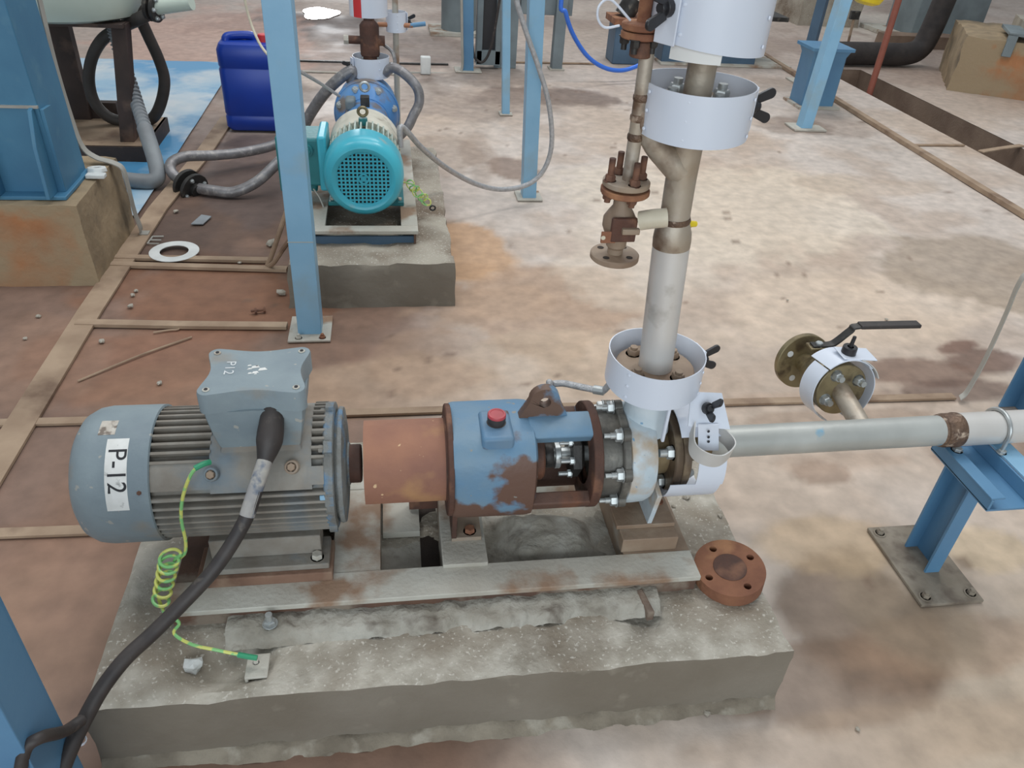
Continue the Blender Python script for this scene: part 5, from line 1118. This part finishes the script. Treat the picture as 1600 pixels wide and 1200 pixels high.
# corrugated drain hose
hp_ = smooth_pts([ony(176, 30, 5.10), ony(180, 55, 5.10), ony(190, 90, 5.08), ony(204, 130, 5.02), ony(216, 168, 4.90), ony(227, 202, 4.68)], 34)
ch_ = thing('corrugated_hose', 'light grey corrugated drain hose below the tank running to the floor', 'hose', tuple(hp_[-1]))
MB().tube(hp_, .035, 14, 0, lambda t, i: .031+(.008 if i % 6 < 3 else 0)).build('ribbed_sleeve', 'pvc_grey', ch_)
dpz = [ony(226, 200, 4.66), ony(236, 230, 4.56), ony(244, 258, 4.47), ony(246, 276, 4.42), ony(238, 288, 4.40), ony(218, 288, 4.40), ony(190, 280, 4.42)]
for p in dpz: p.z = max(p.z, .045)
MB().tube(dpz, .043, 18, 6).build('drain_pipe', 'pvc_grey', ch_)

# ================================================================== posts and equipment behind
post('blue post right of the looped white braided hose', (.80, 4.32), .080, .09, 2.6, (-.035, 0), 'blue_paint', (-.075, .075, -.075, .075), grp=None)
post('slim blue post standing behind the looped white hose', (.887, 6.02), .058, .06, 2.6, (-.05, 0), 'blue_paint', (-.05, .05, -.05, .05))
pst = post('blue post with a grey conduit beside the black slotted panel', (.715, 7.38), .10, .10, 2.6, (-.03, 0), 'blue_paint_deep', (-.12, .12, -.10, .10))
cnd = MB().tube([ony(640, 114, 7.22), ony(680, 115, 7.26), ony(712, 115, 7.30), ony(722, 106, 7.31), ony(722, 60, 7.30), ony(721, -20, 7.30)], .012, 8, 5)
tag(cnd.build('conduit', 'strip_grey', None, org=tuple(ony(712, 115, 7.3))), 'grey conduit along the back floor turning up beside the blue post', 'conduit')
cbx = ony(665, 112, 7.2); cbo = MB().bx(cbx.x-.045, cbx.x+.045, cbx.y-.03, cbx.y+.03, .0, .15); tag(cbo.build('small_box', 'ring_white', None, .01, org=(cbx.x, cbx.y, 0)), 'small white junction box on the floor conduit at the back', 'box')
# slotted panel
pn = thing('slotted_panel', 'grey frame panel with black slot behind the blue posts', 'panel', (.92, 7.5, 0))
pr_ = MB(); x0, x1 = .80, 1.02; pr_.bx(x0, x0+.05, 7.45, 7.55, .04, 1.1).bx(x1-.05, x1, 7.45, 7.55, .04, 1.1).bx(x0, x1, 7.45, 7.55, .04, .16).build('frame', 'grey_paint', pn, .004)
MB().bx(x0+.05, x1-.05, 7.49, 7.54, .16, 1.1).build('black_slot', 'black_plastic', pn)
MB().bx(.98, 1.18, 7.52, 7.62, .0, .9).build('side_plate', 'grey_paint', pn)
hose('thin_cable', 'thin black cable drooping in a loop in front of the slotted panel', [ony(782, -10, 7.3), ony(774, 40, 7.32), ony(765, 80, 7.34), ony(754, 97, 7.36), ony(742, 90, 7.37), ony(738, 70, 7.38)], .012, 'black_rubber', 'cable', 8)
sk = thing('skid_frame', 'grey steel skid frame with crossbeam behind the blue posts', 'frame', (1.5, 7.6, 0))
MB().bx(1.2, 1.68, 7.56, 7.64, .46, .60).build('crossbeam', 'grey_paint', sk, .004); MB().bx(1.52, 1.62, 7.50, 7.60, .0, 1.0).build('leg', 'grey_paint', sk, .004); MB().bx(1.36, 1.44, 7.66, 7.74, 0, 1.0).build('leg', 'slate_blue', sk, .004); MB().bx(1.50, 1.64, 7.48, 7.62, 0, .012).build('foot_plate', 'dusty_steel', sk)
ct = thing('round_column', 'grey round column on a square foot at the back left of the posts', 'column', (.77, 9.05, 0))
MB().cyl((.77, 9.1, .03), (.77, 9.1, 1.4), .19, n=32).build('shaft', 'grey_paint', ct); MB().bx(.45, 1.10, 8.85, 9.35, 0, .035).build('foot', 'dusty_steel', ct)
hose('blue_tube', 'bright blue air tube drooping across the back floor', [(1.62, 6.9, 2.2), ony(880, -20, 6.9), ony(884, 20, 6.9), ony(896, 55, 6.95), ony(918, 88, 7.0), ony(945, 106, 7.05), ony(972, 110, 7.1), ony(998, 102, 7.15), ony(1012, 92, 7.2)], .019, 'blue_tube', 'hose', 10)
# round slate pedestal behind the thin pipe
z_ = ony(985, 40, 7.8).z
bpd = thing('pedestal', 'dark slate pedestal with rusty top behind the hanging valve pipe', 'pedestal', (2.33, 7.95, 0))
MB().bx(2.185, 2.50, 7.82, 8.1, .0, z_).build('body', 'slate_blue', bpd, .01); MB().bx(2.15, 2.56, 7.78, 8.14, z_, z_+.06).build('cap', 'rust', bpd, .004); MB().cyl((2.28, 7.95, z_+.06), (2.36, 7.95, z_+.22), .10, n=18).build('dark_fitting', 'dark_steel', bpd)
z2 = ony(1190, 32, 7.9).z
pd2 = thing('pedestal', 'wide blue box pedestal mostly hidden behind the discharge pipe', 'pedestal', (3.2, 8.0, 0))
MB().bx(2.72, 3.72, 7.92, 8.3, .0, z2).build('body', 'slate_blue', pd2, .006); MB().bx(2.66, 3.95, 7.86, 8.36, z2, z2+.04).build('cap', 'dark_steel', pd2, .004); MB().bx(3.0, 3.55, 7.98, 8.2, z2+.04, z2+.7).build('upright', 'slate_blue', pd2); MB().bx(2.7, 4.1, 7.86, 8.4, 0, .02).build('foot_plate', 'dusty_steel', pd2)
# right pedestal with brace
z3 = ony(1297, 82, 6.35).z
pd3 = thing('pedestal', 'blue box pedestal with flared top plate right of the upper guards', 'pedestal', (3.68, 6.5, 0))
loft2(3.665, 6.52, [(rrect(.30, .24, .01, 1), .02), (rrect(.30, .24, .01, 1), z3-.05), (rrect(.34, .28, .01, 1), z3), (rrect(.38, .32, .01, 1), z3+.002), (rrect(.38, .32, .01, 1), z3+.025)]).build('body', 'blue_paint_deep', pd3)
MB().bx(3.48, 3.86, 6.36, 6.68, 0, .02).build('foot_plate', 'dusty_steel', pd3)
br_ = thing('brace_post', 'light blue slanting brace post in front of the flared pedestal', 'post', (3.27, 5.82, 0))
A_, B_ = V((3.27, 5.82, .01)), ony(1318, 0, 5.95); d_ = (B_-A_).normalized(); E_ = A_+d_*((B_-A_).length*1.9)
m = MB(); vs = []
for p in (A_, E_): vs += [(p.x+x, p.y+y, p.z) for y in (-.05, .05) for x in (-.045, .045)]
m.add(vs, [(0, 2, 3, 1), (4, 5, 7, 6), (0, 1, 5, 4), (2, 6, 7, 3), (0, 4, 6, 2), (1, 3, 7, 5)]).build('column', 'blue_paint', br_, .003)
MB().bx(3.15, 3.42, 5.72, 5.92, .001, .012).build('base_plate', 'dusty_steel', br_)
yc = ony(1358, -6, 6.0); MB().lathe(yc+V((-.02, 0, -.06)), (.15, 0, 1), [(0, 0), (.06, .004), (.105, .025), (.125, .07), (.13, .2), (0, .2)], 28).build('yellow_object', 'yellow', br_, label='bright yellow rounded object'); MB().cyl(yc+V((-.16, 0, .10)), yc+V((0, 0, .10)), .015, n=10).build('yellow_arm', 'blue_paint', br_)  # rounded yellow object of unsettled kind, joined to the brace by the arm
A_, B_ = ony(1258, 104, 7.35), ony(1286, 0, 7.35); A_.z = 0
sp2 = thing('steel_post', 'dark slate slanting post behind the flared pedestal', 'post', (A_.x, A_.y, 0))
MB().tube([A_+V((0, 0, .005)), A_+(B_-A_)*1.6], .06, 4, 0).build('column', 'slate_blue', sp2); MB().bx(A_.x-.12, A_.x+.12, A_.y-.1, A_.y+.1, 0, .012).build('base_plate', 'dusty_steel', sp2)
# black lagged pipe with elbow
bpts = [(4.66, 8.10, .12), (5.2, 8.15, .12), (5.50, 8.17, .12), (5.68, 8.19, .17), (5.75, 8.2, .32), (5.80, 8.21, .7), (5.85, 8.22, 1.3)]
bl = MB().tube(bpts, .115, 18, 6).build('black_pipe', 'black_insulation', None, org=bpts[0]); tag(bl, 'black lagged pipe with an elbow lying by the drain channel', 'pipe')
a0, b0 = onz(1363, 132), ony(1404, 0, 7.5); a0.z = -.25
rr_ = MB().tube([a0, a0+(b0-a0)*1.3], .032, 10, 0); tag(rr_.build('red_rod', 'red_rod', None, org=tuple(a0)), 'slim red brown rod standing in the drain channel', 'rod')
a0, b0 = ony(1324, 76, 8.3), ony(1336, 22, 8.3); a0.z = .0
tr_ = thing('stake', 'thin brown stake behind the black lagged pipe', 'stake', tuple(a0)); MB().tube([a0, b0], .014, 8, 0).build('rod', 'strip_tan', tr_); MB().bx(b0.x-.05, b0.x+.05, b0.y-.02, b0.y+.02, b0.z-.05, b0.z+.03).build('plate', 'dark_steel', tr_)
# far right plinth
ob = rough_block('machine_plinth', 'tan_concrete', 0, 3.0, 0, 1.1, -.01, .50, .02, .07, taper=.0); ob.location = (5.44, 7.19, 0); ob.rotation_euler = (0, 0, -.50); ob.data.materials.append(MT['orange_right'])
for p_ in ob.data.polygons: p_.material_index = 1 if p_.normal.y < -.6 else 0
tag(ob, 'tan and orange concrete plinth at the upper right corner', 'plinth')
mb_ = thing('machine', 'blue machine housing on the orange concrete plinth at the right', 'machine', (5.44, 7.19, 0)); mb_.rotation_euler = (0, 0, -.50)
LX, LY = 5.44, 7.19
MB().bx(LX+.62, LX+2.6, LY+.12, LY+.9, .62, .95).build('housing', 'blue_paint_deep', mb_, .04); MB().bx(LX+.34, LX+.42, LY-.03, LY+.02, .36, .56).bx(LX+.34, LX+.75, LY-.03, LY+.5, .54, .57).build('bracket', 'grey_paint', mb_, .004); MB().bx(LX+.5, LX+2.6, LY+.10, LY+.92, .50, .62).build('grout_pad', 'concrete_rear', mb_)
gb = thing('grey_pedestal', 'pale blue grey pedestal behind the black lagged pipe', 'pedestal', (7.1, 10.0, 0))
MB().bx(6.55, 7.5, 9.7, 10.3, .0, 1.2).build('body', 'grey_paint', gb, .01); MB().bx(6.3, 7.9, 9.5, 10.5, 0, .05).build('foot', 'dusty_steel', gb)
cbk = rough_block('concrete_block', 'concrete_rear', 5.35, 6.22, 10.4, 11.2, -.01, .8, .02, .12); tag(cbk, 'grey concrete block at the back near the top edge', 'block')
kb = rough_block('low_kerb', 'trench_wall', 5.9, 9.0, 9.15, 9.40, -.01, .14, .01, .12); tag(kb, 'low brown kerb running behind the black lagged pipe', 'kerb')
# puddle
pm = bpy.data.materials.new('puddle_water'); pm.use_nodes = True; b_ = pm.node_tree.nodes['Principled BSDF']; b_.inputs['Base Color'].default_value = (.05, .045, .04, 1); b_.inputs['Roughness'].default_value = .04
pc = onz(500, 21); pd = MB(); P = []
for i in range(28): a = 2*math.pi*i/28; r = 1+.12*math.sin(3*a+1)+.06*math.sin(5*a); P.append((math.cos(a)*.20*r, math.sin(a)*.36*r))
po = pd.prism(P, (pc.x, pc.y, .003), (1, 0, 0), (0, 1, 0), .002).build('puddle', pm, None, org=(pc.x, pc.y, 0)); tag(po, 'shiny water puddle on the back floor left of the rusty fitting', 'puddle')
